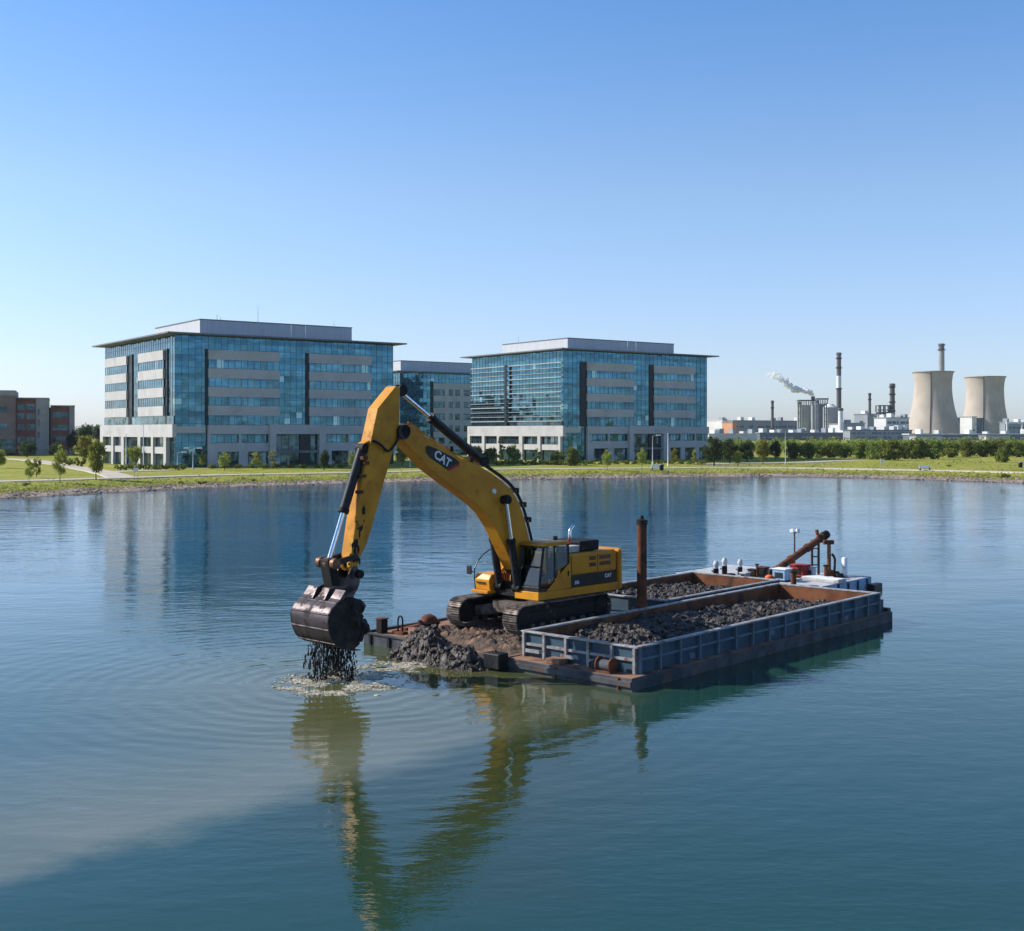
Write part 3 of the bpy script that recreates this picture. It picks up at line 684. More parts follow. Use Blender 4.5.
def cooling_tower(px, Y, half_b, half_t, half_w, ytop, label):
    s = Y / F; c = corner(px, Y, 1.0); root = empty('cooling_tower', c, 0, label, 'cooling tower', 'cooling towers of the power station')
    Ht = H - (ytop - HZ) * s - 1; prof = []
    zt = .78
    for i in range(25):
        t = i / 24
        if t < zt: k = (zt - t) / zt; r = math.sqrt(half_w ** 2 + (half_b ** 2 - half_w ** 2) * k * k)
        else: k = (t - zt) / (1 - zt); r = math.sqrt(half_w ** 2 + (half_t ** 2 - half_w ** 2) * k * k)
        prof.append((r * s, 6 + (Ht - 6) * t))
    inner = [(r - 1.1, z) for r, z in reversed(prof)]
    m = MB(); m.lathe(prof + inner, n=72, cap=False); n = 72; L = len(prof) * 2
    m.f += [((L - 1) * n + i, (L - 1) * n + (i + 1) % n, (i + 1) % n, i) for i in range(n)]
    m.build('shell', CONC, root, smooth=50)
    rt = prof[-1][0]
    MB().lathe([(rt + .003, Ht - .9), (rt + .9, Ht - .8), (rt + .9, Ht + .35), (rt - 1.2, Ht + .35), (rt - 1.2, Ht - .8)], n=72, cap=False).build('rim', CONCG, root, smooth=40)
    lg = MB(); rb = prof[0][0]
    for i in range(36):
        a = 2 * math.pi * i / 36; b = a + math.pi / 36
        lg.tube((rb * 1.03 * math.cos(b), rb * 1.03 * math.sin(b), -.5), (rb * math.cos(a), rb * math.sin(a), 6.2), .5, n=6)
        lg.tube((rb * 1.03 * math.cos(b), rb * 1.03 * math.sin(b), -.5), (rb * math.cos(a + math.pi / 18), rb * math.sin(a + math.pi / 18), 6.2), .5, n=6)
    lg.build('support_legs', CONCG, root)
    a = RAD(-115) + math.atan2(0, 1); m = MB()
    m.path([((r + .35) * math.cos(a), (r + .35) * math.sin(a), z) for r, z in prof], .45, 5, 1); m.build('ladder', DRK, root)
cooling_tower(933, 1400, 27.8, 19.5, 17.9, 372, 'concrete cooling tower with a chimney rising behind it, the nearer one')
cooling_tower(985, 1560, 24.2, 19.3, 17.7, 377, 'concrete cooling tower at the right edge, the smaller farther one')

def stack(name, label, px, wpx, ytop, Y, segs, rings=()):
    s = Y / F; root = empty(name, corner(px, Y), 0, label, 'chimney'); Ht = H - (ytop - HZ) * s - 1
    for z0, z1, mat in segs:
        r0, r1 = [wpx * s / 2 * (1.18 - .2 * t) for t in (z0, z1)]
        MB().lathe([(r0, Ht * z0), (r1, Ht * z1)], n=20).build('shaft', mat, root, smooth=40)
    r = wpx * s / 2
    MB().lathe([(r * 1.02, Ht - 2.4), (r * 1.2, Ht - 2.0), (r * 1.2, Ht - .2), (r * .8, Ht + .3)], n=20).build('rim', STKD, root, smooth=40)
    for t in rings: MB().lathe([(r * 1.1, Ht * t), (r * 1.4, Ht * t + .1), (r * 1.4, Ht * t + 1.1), (r * 1.1, Ht * t + 1.2)], n=20).build('platform', DRK, root)
stack('chimney', 'tall chimney with dark bands and one white band above the silos', 838.9, 4.4, 352.8, 1180, [(0, .38, STKD), (.38, .585, STKD), (.585, .735, STKW), (.735, 1, STKD)], (.58, .82, .93))
stack('chimney', 'pale grey chimney rising behind the nearer cooling tower', 941.5, 5.6, 343.8, 1600, [(0, .94, CONCG), (.94, 1, STKD)], (.93,))
stack('chimney', 'short thin dark chimney left of the silos, rising from the grey hall', 772.4, 2.7, 400.7, 1230, [(0, 1, STKD)], (.8,))
stack('chimney', 'thin dark chimney standing on the pale block right of the silos', 869.7, 2.6, 393.2, 1240, [(0, 1, STKD)], (.85,))
stack('chimney', 'thick dark chimney with platforms beside the steel framework', 892.3, 4.8, 383.7, 1200, [(0, 1, STKD)], (.3, .5, .66, .8, .93))
steam_stack = stack('chimney', 'slim pale chimney giving off the white steam between the silos', 813, 3.3, 396.5, 1170, [(0, .9, CONCG), (.9, 1, STKD)], (.9,))
stack('chimney', 'stubby white chimney just right of the foot of the striped chimney', 840.6, 4.6, 408.3, 1120, [(0, 1, STKW)])

def silo(label, px, wpx, ytop, Y, mat, top):
    s = Y / F; root = empty('silo', corner(px, Y), 0, label, 'silo'); Ht = H - (ytop - HZ) * s - 1; r = wpx * s / 2
    MB().lathe([(r, 0), (r, Ht * .9)], n=28).build('drum', mat, root, smooth=40)
    if top == 'cone': MB().lathe([(r, Ht * .9 + .01), (r * .45, Ht * .985), (r * .4, Ht)], n=28).build('cone_roof', PLNW, root, smooth=30)
    else:
        MB().lathe([(r * 1.03, Ht * .9 + .01), (r * 1.03, Ht * .93)], n=28).build('roof', PLNT, root, smooth=30)
        m = MB()
        for sx in (-1, -.33, .33, 1):
            for sy in (-1, 1): m.box(sx * r * .8 - .35, sx * r * .8 + .35, sy * r * .5 - .3, sy * r * .5 + .3, Ht * .93, Ht * 1.04)
        m.box(-r * .95, r * .95, -r * .65, r * .65, Ht * 1.04, Ht * 1.07); m.build('head_frame', STKD, root)
    m = MB()
    for k in (-1.05, -.75): m.box(k * r - .5, k * r + .5, -r * .9, -r * .8, 0, Ht * 1.02)
    for z in (.3, .5, .7, .88): m.box(-r * 1.15, -r * .7, -r * .92, -r * .78, Ht * z, Ht * z + .6)
    m.build('ladder_tower', PLND, root)
    return root
silo('pale round silo with a dark steel frame on top, leftmost of the silos', 804, 13.5, 402.5, 1180, CONCG, 'frame')
silo('tall grey round silo standing between the other two silos', 821.5, 13, 401, 1210, PLND, 'frame')
silo('pale round silo with a conical roof next to the striped chimney', 830.3, 14.3, 404, 1150, CONCG, 'cone')
def framework():
    root = empty('steel_framework', corner(879, 1190), 0, 'open steel pipe framework left of the thick dark chimney', 'framework'); s = 1190 / F
    m = MB()
    for ix in range(4):
        for iy in range(2): x = ix * 4.6 * s; m.box(x - .5, x + .5, iy * 10 - .5, iy * 10 + .5, 0, 34)
    m.build('columns', STKD, root)
    for z in (12, 18, 24, 29, 33.4): MB().box(-1, 14.8 * s, -1, 11, z, z + .8).build('floor_deck', PLND, root)
    for z in (20.5, 26.5): MB().tube((-2, 4, z), (15 * s, 4, z), 1.1, n=10).build('pipe', PLNT, root)
framework()
def pipe_bridge():
    root = empty('pipe_bridge', corner(1007, 1120), 0, 'pale steel gantry frame at the right edge by the right cooling tower', 'gantry')
    m = MB()
    for x in (0, 14): m.box(x - .6, x + .6, -.6, .6, 0, 16)
    m.build('posts', STKW, root); MB().box(-1, 15, -1, 1, 15.4, 16.8).build('beam', STKW, root)
pipe_bridge()

def steam():
    t = NT('white_steam'); t.t.nodes.remove(t.b); s = 1170 / F
    tc = t.n('TexCoord').outputs['Object']; x = t.n('SeparateXYZ', i_0=tc).outputs[0]
    df = t.n('BsdfDiffuse'); df.inputs[0].default_value = (.93, .92, .92, 1); tl = t.n('BsdfTranslucent'); tl.inputs[0].default_value = (.93, .92, .92, 1)
    m1 = t.n('MixShader'); m1.inputs[0].default_value = .5; t.l(df.outputs[0], m1.inputs[1]); t.l(tl.outputs[0], m1.inputs[2])
    a = t.math('MULTIPLY', t.sm(t.noise(tc, .16, 6, .6), .30, .52), t.sm(x, -42, -14, .25, 1.0))     # thins out as it drifts away
    tr = t.n('BsdfTransparent'); m2 = t.n('MixShader'); t.l(a, m2.inputs[0]); t.l(tr.outputs[0], m2.inputs[1]); t.l(m1.outputs[0], m2.inputs[2]); t.l(m2.outputs[0], t.out.inputs[0])
    root = corner(813, 1170); m = MB(); q = random.Random(4)
    pts = [(813, 395, 1.3), (811, 393.8, 2.2), (807.5, 392.4, 2.9), (803.5, 391.2, 3.3), (799, 390.2, 3.7), (794.5, 387.8, 4.1), (790, 384.8, 3.7), (786, 381.8, 3.3), (781, 379, 3.6), (775.5, 376.6, 4.4), (771, 376, 3.6)]
    for i, (px, py, r) in enumerate(pts):
        for k in range(4 if i > 1 else 3):
            p = W(px + q.gauss(0, r * .42), py + q.gauss(0, r * .3), 1170 + q.gauss(0, 2)); rr = r * s * q.uniform(.45, .8)
            m.blob(p - root, (rr * 1.2, rr, rr * .9), i * 3.3 + k, 3, .4, 1.6)
    o = m.build('steam_plume', t.m, smooth=180); o.location = root
    tag(o, 'white steam plume drifting left from the slim chimney', 'steam', kind='stuff')
steam()

# ------------------------------------------------------------------ trees and shrubs
def crown(seed, rx, rz, ncl, nleaf, lf, mat, shape='round'):
    q = random.Random(seed); m = MB()
    cl = []
    for i in range(ncl):
        while True:
            p = Vector((q.uniform(-1, 1), q.uniform(-1, 1), q.uniform(-1, 1)))
            if .2 < p.length < 1: break
        w = 1.0
        if shape == 'cone': w = 1.0 - .55 * max(0, p.z)
        if shape == 'hedge': w = 1.1
        cl.append((Vector((p.x * rx * w * .8, p.y * rx * w * .8, p.z * rz * .82)), q.uniform(.2, .42) * min(rx, rz)))
    for c, r in cl:
        for _ in range(nleaf):
            d = Vector((q.gauss(0, 1), q.gauss(0, 1), q.gauss(0, .8))); d = d.normalized() * r * (q.random() ** .4) * q.uniform(.7, 1.25)
            p = c + d; n = Vector((q.gauss(0, 1), q.gauss(0, 1), q.gauss(.4, 1))).normalized()
            a = n.orthogonal().normalized() * lf * q.uniform(.6, 1.4); b = n.cross(a).normalized() * lf * q.uniform(.5, 1.1)
            m.add([p - a, p - b * .7, p + a, p + b * .8], [(0, 1, 2, 3)])
    return m
def trunk_mb(seed, h, r, spread):
    q = random.Random(seed); m = MB()
    m.path([(0, 0, -.15), (q.uniform(-.05, .05), q.uniform(-.05, .05), h * .5), (q.uniform(-.1, .1), q.uniform(-.1, .1), h)], [r * 1.25, r * 1.1, r, r * .9, r * .85, r * .8, r * .7, r * .6, r * .5, r * .45, r * .4], 7, 4)
    for i in range(6):
        a = q.uniform(0, 6.28); z = h * q.uniform(.45, .85)
        m.path([(0, 0, z), (math.cos(a) * spread * .4, math.sin(a) * spread * .4, z + spread * .4), (math.cos(a) * spread * .75, math.sin(a) * spread * .75, z + spread * .95)], [r * .5, r * .4, r * .3, r * .2, r * .15, r * .12, r * .1, r * .08, r * .06], 5, 3)
    return m
PROTO = {}
def proto(kind):
    """unit trees: 1 m half width, built once per kind and copied"""
    if kind in PROTO: return PROTO[kind]
    specs = {'young': [(3, 5.2, 2.2, 2.9, 24, 60, .2, LEAFY, 'round')], 'leafy': [(4, 7.0, 3.2, 3.6, 42, 80, .26, LEAFY, 'round')],
             'slim': [(5, 7.2, 1.5, 4.2, 20, 55, .2, LEAFY, 'cone')], 'bush': [(6, 3.4, 3.4, 2.9, 34, 70, .27, LEAFB, 'round')],
             'dark': [(7, 7.5, 4.0, 4.6, 40, 80, .32, LEAFD, 'round')], 'shrub': [(8, 1.4, 1.6, 1.2, 16, 50, .18, LEAFB, 'hedge')]}[kind]
    out = []
    for k in range(4):
        sd, th, rx, rz, nc, nl, lf, mt, shp = specs[0]
        cm = crown(sd * 13 + k, rx, rz, nc, nl, lf, mt, shp)
        zc = {'young': 3.6, 'leafy': 4.6, 'slim': 5.0, 'bush': 2.5, 'dark': 4.9, 'shrub': 1.0}[kind]
        cme = cm.build('crown', mt, fix=False); cme.location.z = zc
        tme = trunk_mb(sd * 7 + k, zc * .95, {'young': .10, 'leafy': .16, 'slim': .12, 'bush': .13, 'dark': .26, 'shrub': .06}[kind], rx * .8).build('trunk', TRKB, smooth=180, fix=False)
        out.append((cme.data, tme.data, zc, rx, zc + rz)); bpy.data.objects.remove(cme); bpy.data.objects.remove(tme)
    PROTO[kind] = out; return out
cnt = [0]
def tree(kind, px, base, top, width, label, group=None, name=None, z=1.05):
    """px, base row, top row and crown width in pixels"""
    Y = F * (H - z) / (base - HZ); pr = proto(kind); cd, td, zc, rx, ht = pr[cnt[0] % 4]; cnt[0] += 1
    h = (base - top) / F * Y; w = width / F * Y / 2
    sz = h / ht; sx = w / rx
    nm = name or {'shrub': 'shrub', 'bush': 'bush'}.get(kind, 'tree')
    r = empty(nm, ((px - CX) / F * Y, Y, z), rnd.uniform(0, 6.28), label, {'shrub': 'shrub', 'bush': 'bush'}.get(kind, 'tree'), group)
    r.scale = (sx, sx, sz)
    for dn, d in (('crown', cd), ('trunk', td)):
        o = bpy.data.objects.new(dn, d); col.objects.link(o); o.parent = r
        if dn == 'crown': o.location.z = zc
    return r
T = tree; gl = 'young trees along the lawn and path'
T('young', 29, 482, 457, 11, 'thin young tree beside the path on the left lawn, left of a pair', gl)
T('young', 36.5, 479, 455.5, 10, 'thin young tree on the left lawn, right of a close pair', gl)
T('young', 60, 482.5, 443, 16, 'slender tree with bare lower trunk on the path edge before the grey brick piers', gl)
T('leafy', 96, 480, 437, 19, 'full leafy green tree by the path left of the big glass office', gl)
T('leafy', -1, 469, 448, 15, 'rounded tree cut off by the left edge of the lawn', gl)
T('leafy', 84, 464, 434, 22, 'broad green tree left of the white columns of the big glass office')
T('dark', 27, 457, 440, 20, 'dark tree against the red brick part of the brick building')
T('dark', 56, 458, 442, 17, 'dark tree against the right wing of the brick building')
T('dark', 86, 452, 422, 17, 'tall dark tree in the gap between brick building and glass office')
T('dark', 74, 455, 430, 14, 'dark tree at the right corner of the brick building')
T('dark', 101, 449, 424, 16, 'dark tree touching the left edge of the big glass office, far behind')
T('slim', 103, 468.5, 436, 8, 'slim green tree at the outer left column of the big glass office')
T('leafy', 135, 466, 444, 14, 'bushy green tree before the entrance on the sunlit side of the big glass office')
T('young', 127, 466, 445, 8, 'small light tree left of the entrance on the sunlit side of the big glass office')
T('young', 203, 468, 451, 9, 'small young tree at the corner glazing of the big glass office')
T('young', 224.5, 470.5, 451.5, 13, 'round young tree before the left of the shaded front of the big glass office', gl)
T('young', 256.5, 469, 450.5, 13, 'round young tree just left of the office entrance portal', gl)
T('slim', 272.5, 468.5, 447, 10, 'narrow upright tree in front of the left portal pier', gl)
T('dark', 324, 470, 449, 13, 'dark shaded tree in front of the right portal pier of the big glass office')
T('young', 352, 469.5, 450, 9, 'pale young tree just left of the excavator stick', gl)
T('leafy', 402, 466, 442, 15, 'green tree in the gap between stick and boom')
T('leafy', 418, 464, 440, 18, 'green tree before the farther office block, below the boom')
T('bush', 433, 465, 447, 22, 'low wide bush below the boom tip')
T('bush', 476, 463, 444, 20, 'bush at the left corner of the fin-covered office side')
T('bush', 490, 463, 446, 16, 'bush left of the slim tree before the fin-covered office side')
T('slim', 501, 465, 432.5, 9, 'tall slim tree before the columns of the fin-covered office side')
T('bush', 513, 463, 444.5, 18, 'bush right of the slim tree before the fin-covered office side')
T('young', 537, 464, 448, 11, 'young tree before the white column right of the middle of the fin-covered side')
T('bush', 558, 465, 449, 17, 'bush at the sunlit corner of the fin-covered office block, left one of two')
T('bush', 571, 466, 446, 19, 'taller bush at the corner of the fin-covered office block, right one of two')
T('young', 607, 470, 448.5, 12, 'young tree on the bank before the middle office, left of its shaded portal', gl)
T('young', 642, 469.5, 447.5, 11, 'pointed young tree on the bank before the left portal pier of the middle office', gl)
T('young', 674.5, 466, 447, 10, 'young tree beside the tall white pole, right of the portal', gl)
T('young', 694, 465, 448, 8, 'small young tree near the right end of the middle office', gl)
gd = 'tall dark trees right of the middle office'
T('dark', 714, 466, 435, 22, 'dark tree touching the right end of the middle office block', gd)
T('dark', 730, 464, 437.5, 20, 'dark tree second to the right of the middle office block', gd)
T('dark', 747, 462, 438.5, 19, 'broad dark tree below the long grey turbine hall', gd)
T('leafy', 738, 466, 450, 11, 'small pale tree with a visible trunk in front of the dark trees')
T('leafy', 763, 464, 439, 16, 'lighter green tree at the end of the dark trees, below the short chimney')
T('dark', 775, 460, 439.5, 15, 'dark tree just left of the tall double lamp post', gd)
for i, (px, bs, tp, w, lb) in enumerate([
    (795, 459, 442.5, 18, 'bush just right of the tall double lamp post'), (808, 458.5, 443, 14, 'bush below the leftmost silo'),
    (820, 458, 443.5, 15, 'bush below the middle silo'), (832, 458, 442.5, 15, 'bush below the striped chimney'),
    (846, 458, 443, 17, 'bush below the windowless grey block'), (860, 459, 442.5, 17, 'bush below the tall pale plant block'),
    (873, 460, 443.5, 15, 'bush below the steel framework, left of the tall round bushes'), (890, 461, 439.5, 24, 'tall round bush below the white boiler house'),
    (905, 459, 442, 15, 'bush at the left foot of the nearer cooling tower'), (916, 459, 438.8, 22, 'tall bush in front of the left half of the nearer cooling tower'),
    (931, 459, 441, 22, 'dark bush in front of the right half of the nearer cooling tower'), (950, 457.5, 441.5, 21, 'bush below the gap between the cooling towers'),
    (970, 457, 439.5, 20, 'bush below the pale pump house'), (986, 457, 441, 18, 'bush below the left half of the right cooling tower'),
    (1001, 457, 440.5, 20, 'bush below the right half of the right cooling tower'), (1018, 457, 441, 19, 'bush at the right edge of the bush row'),
    (1036, 457, 441, 22, 'bush just beyond the right edge of the view'), (1002, 462.5, 449.5, 13, 'lone dark round bush standing on the grass slope, in front of the row')]):
    T('bush', px, bs, tp - 2.0, w * 1.25, lb, 'bushes in a row below the power station')
hd = 'low shrubs planted along the office fronts'
for i, px in enumerate(range(119, 186, 7)):
    T('shrub', px, 470.2, 463.5, 9, 'low hedge shrub at the foot of the white columns of the big glass office', hd)
for i, px in enumerate(range(212, 345, 13)):
    T('shrub', px, 468.5, 463.5, 11, 'low shrub in the bed along the shaded front of the big glass office', hd)
for i, px in enumerate(range(488, 590, 9)):
    T('shrub', px, 465.5, 459.2, 11, 'low hedge shrub along the fin-covered side of the middle office', hd)
for i, px in enumerate(range(592, 705, 11)):
    T('shrub', px, 464.5, 459.5, 11, 'low shrub in the bed along the shaded front of the middle office', hd)
T('shrub', 80, 467, 456, 13, 'bush clump beside the driveway left of the big glass office')
T('shrub', 68, 466, 458, 12, 'bush clump beside the driveway below the brick building')
for px, py, w, lb in ((26, 486, 9, 'dark low shrub at the waterside under the pair of young trees'), (181, 484, 7, 'dark low shrub on the bank left of another, below the big glass office corner'),
                      (202, 484.6, 9, 'dark low shrub on the bank, right of another below the big glass office corner'), (253, 481.5, 6, 'small dark shrub on the bank below the shaded office front'),
                      (949, 467, 6, 'small dark shrub alone on the right grass slope'), (1005, 478.5, 12, 'grey-green shrub on the bank at the right')):
    T('shrub', px, py, py - w * .45, w, lb)
def thicket():
    m = MB(); q = random.Random(21)
    for _ in range(520):
        px = q.uniform(690, 1130); Y = q.uniform(430, 560); r = q.uniform(1.3, 2.6); zc = q.uniform(1.6, 4.7)
        for _k in range(26):
            d = Vector((q.gauss(0, 1), q.gauss(0, 1), q.gauss(0, 1))).normalized() * r * q.uniform(.5, 1)
            p = Vector(((px - CX) / F * Y, Y, zc)) + d; n = Vector((q.gauss(0, 1), q.gauss(0, 1), q.gauss(.4, 1))).normalized(); a = n.orthogonal().normalized() * .42; b = n.cross(a) * .9
            m.add([p - a, p - b, p + a, p + b], [(0, 1, 2, 3)])
    return m
tag(thicket().build('thicket', LEAFB, fix=False), 'continuous green thicket behind the bush row below the power station', 'thicket', kind='stuff')
def woods():
    m = MB(); q = random.Random(9)
    for _ in range(700):
        px = q.choice([q.uniform(-500, 330), q.uniform(690, 1500)]); Y = q.uniform(1900, 2600); r = q.uniform(7, 13)
        for _k in range(16):
            d = Vector((q.gauss(0, 1), q.gauss(0, 1), q.gauss(0, 1))).normalized() * r * q.uniform(.5, 1)
            p = Vector(((px - CX) / F * Y, Y, 9)) + d; n = Vector((q.gauss(0, 1), -1 + q.gauss(0, .5), q.gauss(.5, .7))).normalized(); a = n.orthogonal().normalized() * r * .35; b = n.cross(a) * .9
            m.add([p - a, p - b, p + a, p + b], [(0, 1, 2, 3)])
    return m
tag(woods().build('far_woods', LEAFD, fix=False), 'distant dark woods along the horizon beyond the buildings', 'woods', kind='stuff')

# ------------------------------------------------------------------ street furniture on the bank
def lamp(px, base, top, label, heads=1, name='street_lamp', z=1.05, rr=.10):
    Y = F * (H - z) / (base - HZ); h = (base - top) / F * Y
    r = empty(name, ((px - CX) / F * Y, Y, z), 0, label, 'lamp post' if heads else 'pole')
    MB().lathe([(rr * 2, -.1), (rr * 2, .35), (rr * 1.1, .5), (rr * .6, h)], n=10).build('post', POLE if heads else WHT, r, smooth=40)
    for k in range(heads):
        s = -1 if k else 1
        MB().path([(0, 0, h - .1), (s * .5, 0, h + .15), (s * 1.0, 0, h + .15)], .05, 6, 3).build('arm', POLE, r)
        MB().box(s * 1.3 - .5, s * 1.3 + .5, -.18, .18, h + .05, h + .28).build('lamp_head', WHT, r, bevel=.05)
    if not heads: MB().lathe([(rr * .5, h), (rr * 1.4, h + .1), (rr * .4, h + .3)], n=10).build('finial', POLE, r, smooth=40)
    return r
lamp(193, 469.5, 449, 'street lamp with two heads at the glazed corner of the big glass office', 2)
lamp(143.5, 470, 426, 'tall white flagpole before the entrance on the sunlit side of the big glass office', 0, 'flagpole')
lamp(126, 470, 435, 'shorter white pole left of the flagpole before the sunlit office side', 0, 'pole')
lamp(668, 466.3, 434.5, 'tall bright white pole right of the portal of the middle office', 0, 'pole')
lamp(652.6, 465.8, 436, 'grey lamp post standing within the portal of the middle office', 1)
lamp(785.5, 464.6, 430.5, 'tall double-headed lamp post on the bank before the low blue-grey hall', 2, rr=.09)
lamp(410, 467, 440, 'grey lamp post seen through the gap between stick and boom', 1)
lamp(177.5, 469, 453, 'thin short lamp post beside the corner glazing of the big glass office', 1)
def bench(px, base, label):
    z = 1.1; Y = F * (H - z) / (base - HZ); r = empty('bench', ((px - CX) / F * Y, Y, z), .1, label, 'bench')
    MB().box(-1.1, 1.1, -.25, .25, .42, .5).build('seat', WHT, r); MB().box(-1.1, 1.1, .22, .3, .55, 1.0).build('backrest', WHT, r)
    for x in (-.95, .95): MB().box(x - .06, x + .06, -.22, .28, 0, .55).build('leg', DRK, r)
bench(657, 470, 'white bench on the bank path below the middle office')
bench(925, 470.4, 'pale bench beside the path on the right bank')
def bin_(px, base, label):
    z = 1.1; Y = F * (H - z) / (base - HZ); r = empty('litter_bin', ((px - CX) / F * Y, Y, z), 0, label, 'litter bin')
    MB().lathe([(.38, 0), (.45, .95), (.4, 1.0)], n=14).build('drum', DRK, r, smooth=40); MB().lathe([(.47, 1.0), (.42, 1.15), (.1, 1.25)], n=14).build('lid', SLAB, r, smooth=40)
bin_(661.5, 470.2, 'dark litter bin right beside the white bench'); bin_(1020.5, 467.5, 'dark litter bin at the right edge of the grass')
def sign(px, base, label):
    z = 1.1; Y = F * (H - z) / (base - HZ); r = empty('notice_board', ((px - CX) / F * Y, Y, z), 0, label, 'sign')
    for x in (-.3, .3): MB().tube((x, 0, -.1), (x, 0, 1.9), .05, n=8).build('post', POLE, r)
    MB().box(-.4, .4, -.06, -.02, 1.0, 1.6).build('panel', WHT, r, bevel=.01)
sign(136, 478, 'small white notice board where the driveway meets the path'); sign(882.5, 467.3, 'small pale notice board on the right grass slope')

# ------------------------------------------------------------------ the barges
A_ANG = math.atan2(.744, .668); P0 = Vector((4.17, 40.0, 0))
def BL(a, b, z=0): return P0 + Vector((.668 * a - .744 * b, .744 * a + .668 * b, z))
HZT, RIM = .42, 1.28
def hopper(name, label, a0, a1, b0, b1, hull, ribs_near=True, front=True):
    """open mud barge: hull, four walls with ribs, mid rails and a scuffed top rim"""
    root = empty(name, BL(a0, b0), A_ANG, label, 'barge'); L = a1 - a0; Wd = b1 - b0
    ha0, ha1, hb0, hb1 = hull
    m = MB()
    m.prism([(ha0, HZT), (ha0, -.1), (ha0 + .4, -.8), (ha1 - .6, -.8), (ha1, -.1), (ha1, HZT)], hb0, hb1)
    m.build('hull', HULL, root, bevel=.02)
    MB().box(ha0 + .02, ha1 - .02, hb0 + .02, hb1 - .02, HZT, HZT + .012).build('deck', DECK, root)
    th = .1
    for nm, bx_, mat in (('side_wall', (0, L, 0, th), BLUE), ('side_wall', (0, L, Wd - th, Wd), BLUE), ('end_wall', (0, th, th, Wd - th), BLUE), ('end_wall', (L - th, L, th, Wd - th), BLUE)):
        MB().box(*bx_, HZT + .012, RIM).build(nm, mat, root)
    i_ = .012
    for bx_ in ((th + i_, L - th - i_, th + .003, th + i_), (th + i_, L - th - i_, Wd - th - i_, Wd - th - .003), (th + .003, th + i_, th, Wd - th), (L - th - i_, L - th - .003, th, Wd - th)):
        MB().box(*bx_, HZT + .02, RIM - .01).build('inner_plate', RUSTL, root)
    for bx_ in ((-.09, L + .09, -.09, .13), (-.09, L + .09, Wd - .13, Wd + .09), (-.09, .13, .13, Wd - .13), (L - .13, L + .09, .13, Wd - .13)):
        MB().box(*bx_, RIM + .002, RIM + .065).build('top_rail', RAIL, root, bevel=.012)
    n = round(L / 1.2)
    for i in range(n + 1):
        a = min(max(i * L / n, .06), L - .06)
        MB().box(a - .045, a + .045, -.13, -.003, HZT + .02, RIM).build('rib', RIBM, root)
        if not ribs_near: continue
    MB().box(0, L, -.085, -.003, .86, .94).build('mid_rail', RIBM, root)
    if front:
        k = 5
        for i in range(k + 1):
            b = min(max(i * Wd / k, .05), Wd - .05)
            MB().box(-.13, -.003, b - .05, b + .05, HZT + .02, RIM).build('rib', RAIL, root)
        MB().box(-.085, -.003, 0, Wd, .84, .93).build('mid_rail', RAIL, root)
    else: MB().box(L + .003, L + .085, 0, Wd, .84, .93).build('mid_rail', BLUE, root)
    return root
hb = hopper('hopper_barge', 'blue-grey open mud barge in front, with white-edged rim and ribbed side', 0, 18.2, 0, 5.0, (-.72, 19.0, -.32, 5.12))
MB().prism([(-.72, .16), (-.80, .14), (-.80, .30), (-.72, .32)], -.3, 5.1).build('rub_strip', HULL, hb)
for b in (.2, 2.9): MB().box(-.78, -.722, b, b + .06, -.3, HZT - .02).build('weld_seam', RUST, hb)
st = MB().box(18.35, 19.0, .1, 2.2, HZT + .02, .95).build('stern_block', HULL, hb, bevel=.03)
MB().box(19.0, 19.35, -.1, 2.6, -.3, .55).build('stern_fender', BLK, hb, bevel=.06)
MB().lathe([(.22, HZT), (.22, 1.1), (.28, 1.12), (.28, 1.22), (.1, 1.25)], (18.7, 1.2, 0), 14).build('bollard', DRK, hb, smooth=35)
for a, z in ((3.1, .50), (8.7, .62), (14.9, .46)): MB().box(a, a + .34, -.03, -.002, z, z + .2).build('patch_plate', RIBM, hb)
for b, w in ((1.35, .7), (2.6, .6), (4.2, .65)): MB().box(-.14, -.1, b, b + w, .6, .72).build('patch_plate', RAIL, hb)
MB().box(-.62, -.14, 2.85, 3.5, HZT + .013, .62).build('step_box', DECK, hb, bevel=.03)
rh = hopper('hopper_barge', 'rust-brown open mud barge behind the spud pole and excavator', 9.8, 19.4, 5.7, 10.6, (-.05, 9.8, -.05, 5.0), front=False)
# winch on the front ledge
wr = empty('deck_winch', BL(-.42, .95, HZT), A_ANG, 'small rusty winch on the front ledge of the blue-grey mud barge', 'winch')
m = MB(); m.tube((0, -.18, .24), (0, .32, .24), .19, n=16); m.build('drum', HULL, wr, smooth=40)
for y in (-.22, .33): MB().lathe([(.26, 0), (.26, .05)], n=16).build('flange', RUST, wr, smooth=40).matrix_local = Matrix.Translation((0, y, .26)) @ Matrix.Rotation(RAD(90), 4, 'X')
MB().box(-.24, .24, -.3, .4, .012, .08).build('base_plate', RUST, wr); MB().box(-.12, .16, .4, .62, .08, .34).build('motor', BLK, wr, bevel=.02)
fb = empty('fender_block', BL(-.95, 5.6, 0), A_ANG, 'black rubber fender block at the front edge beside the mud heap', 'fender')
MB().box(-.32, .22, -.5, .25, .05, .62).build('block', BLK, fb, bevel=.05); MB().tube((-.05, -.1, .62), (-.05, -.1, .72), .05, n=8).build('lug', RUST, fb)

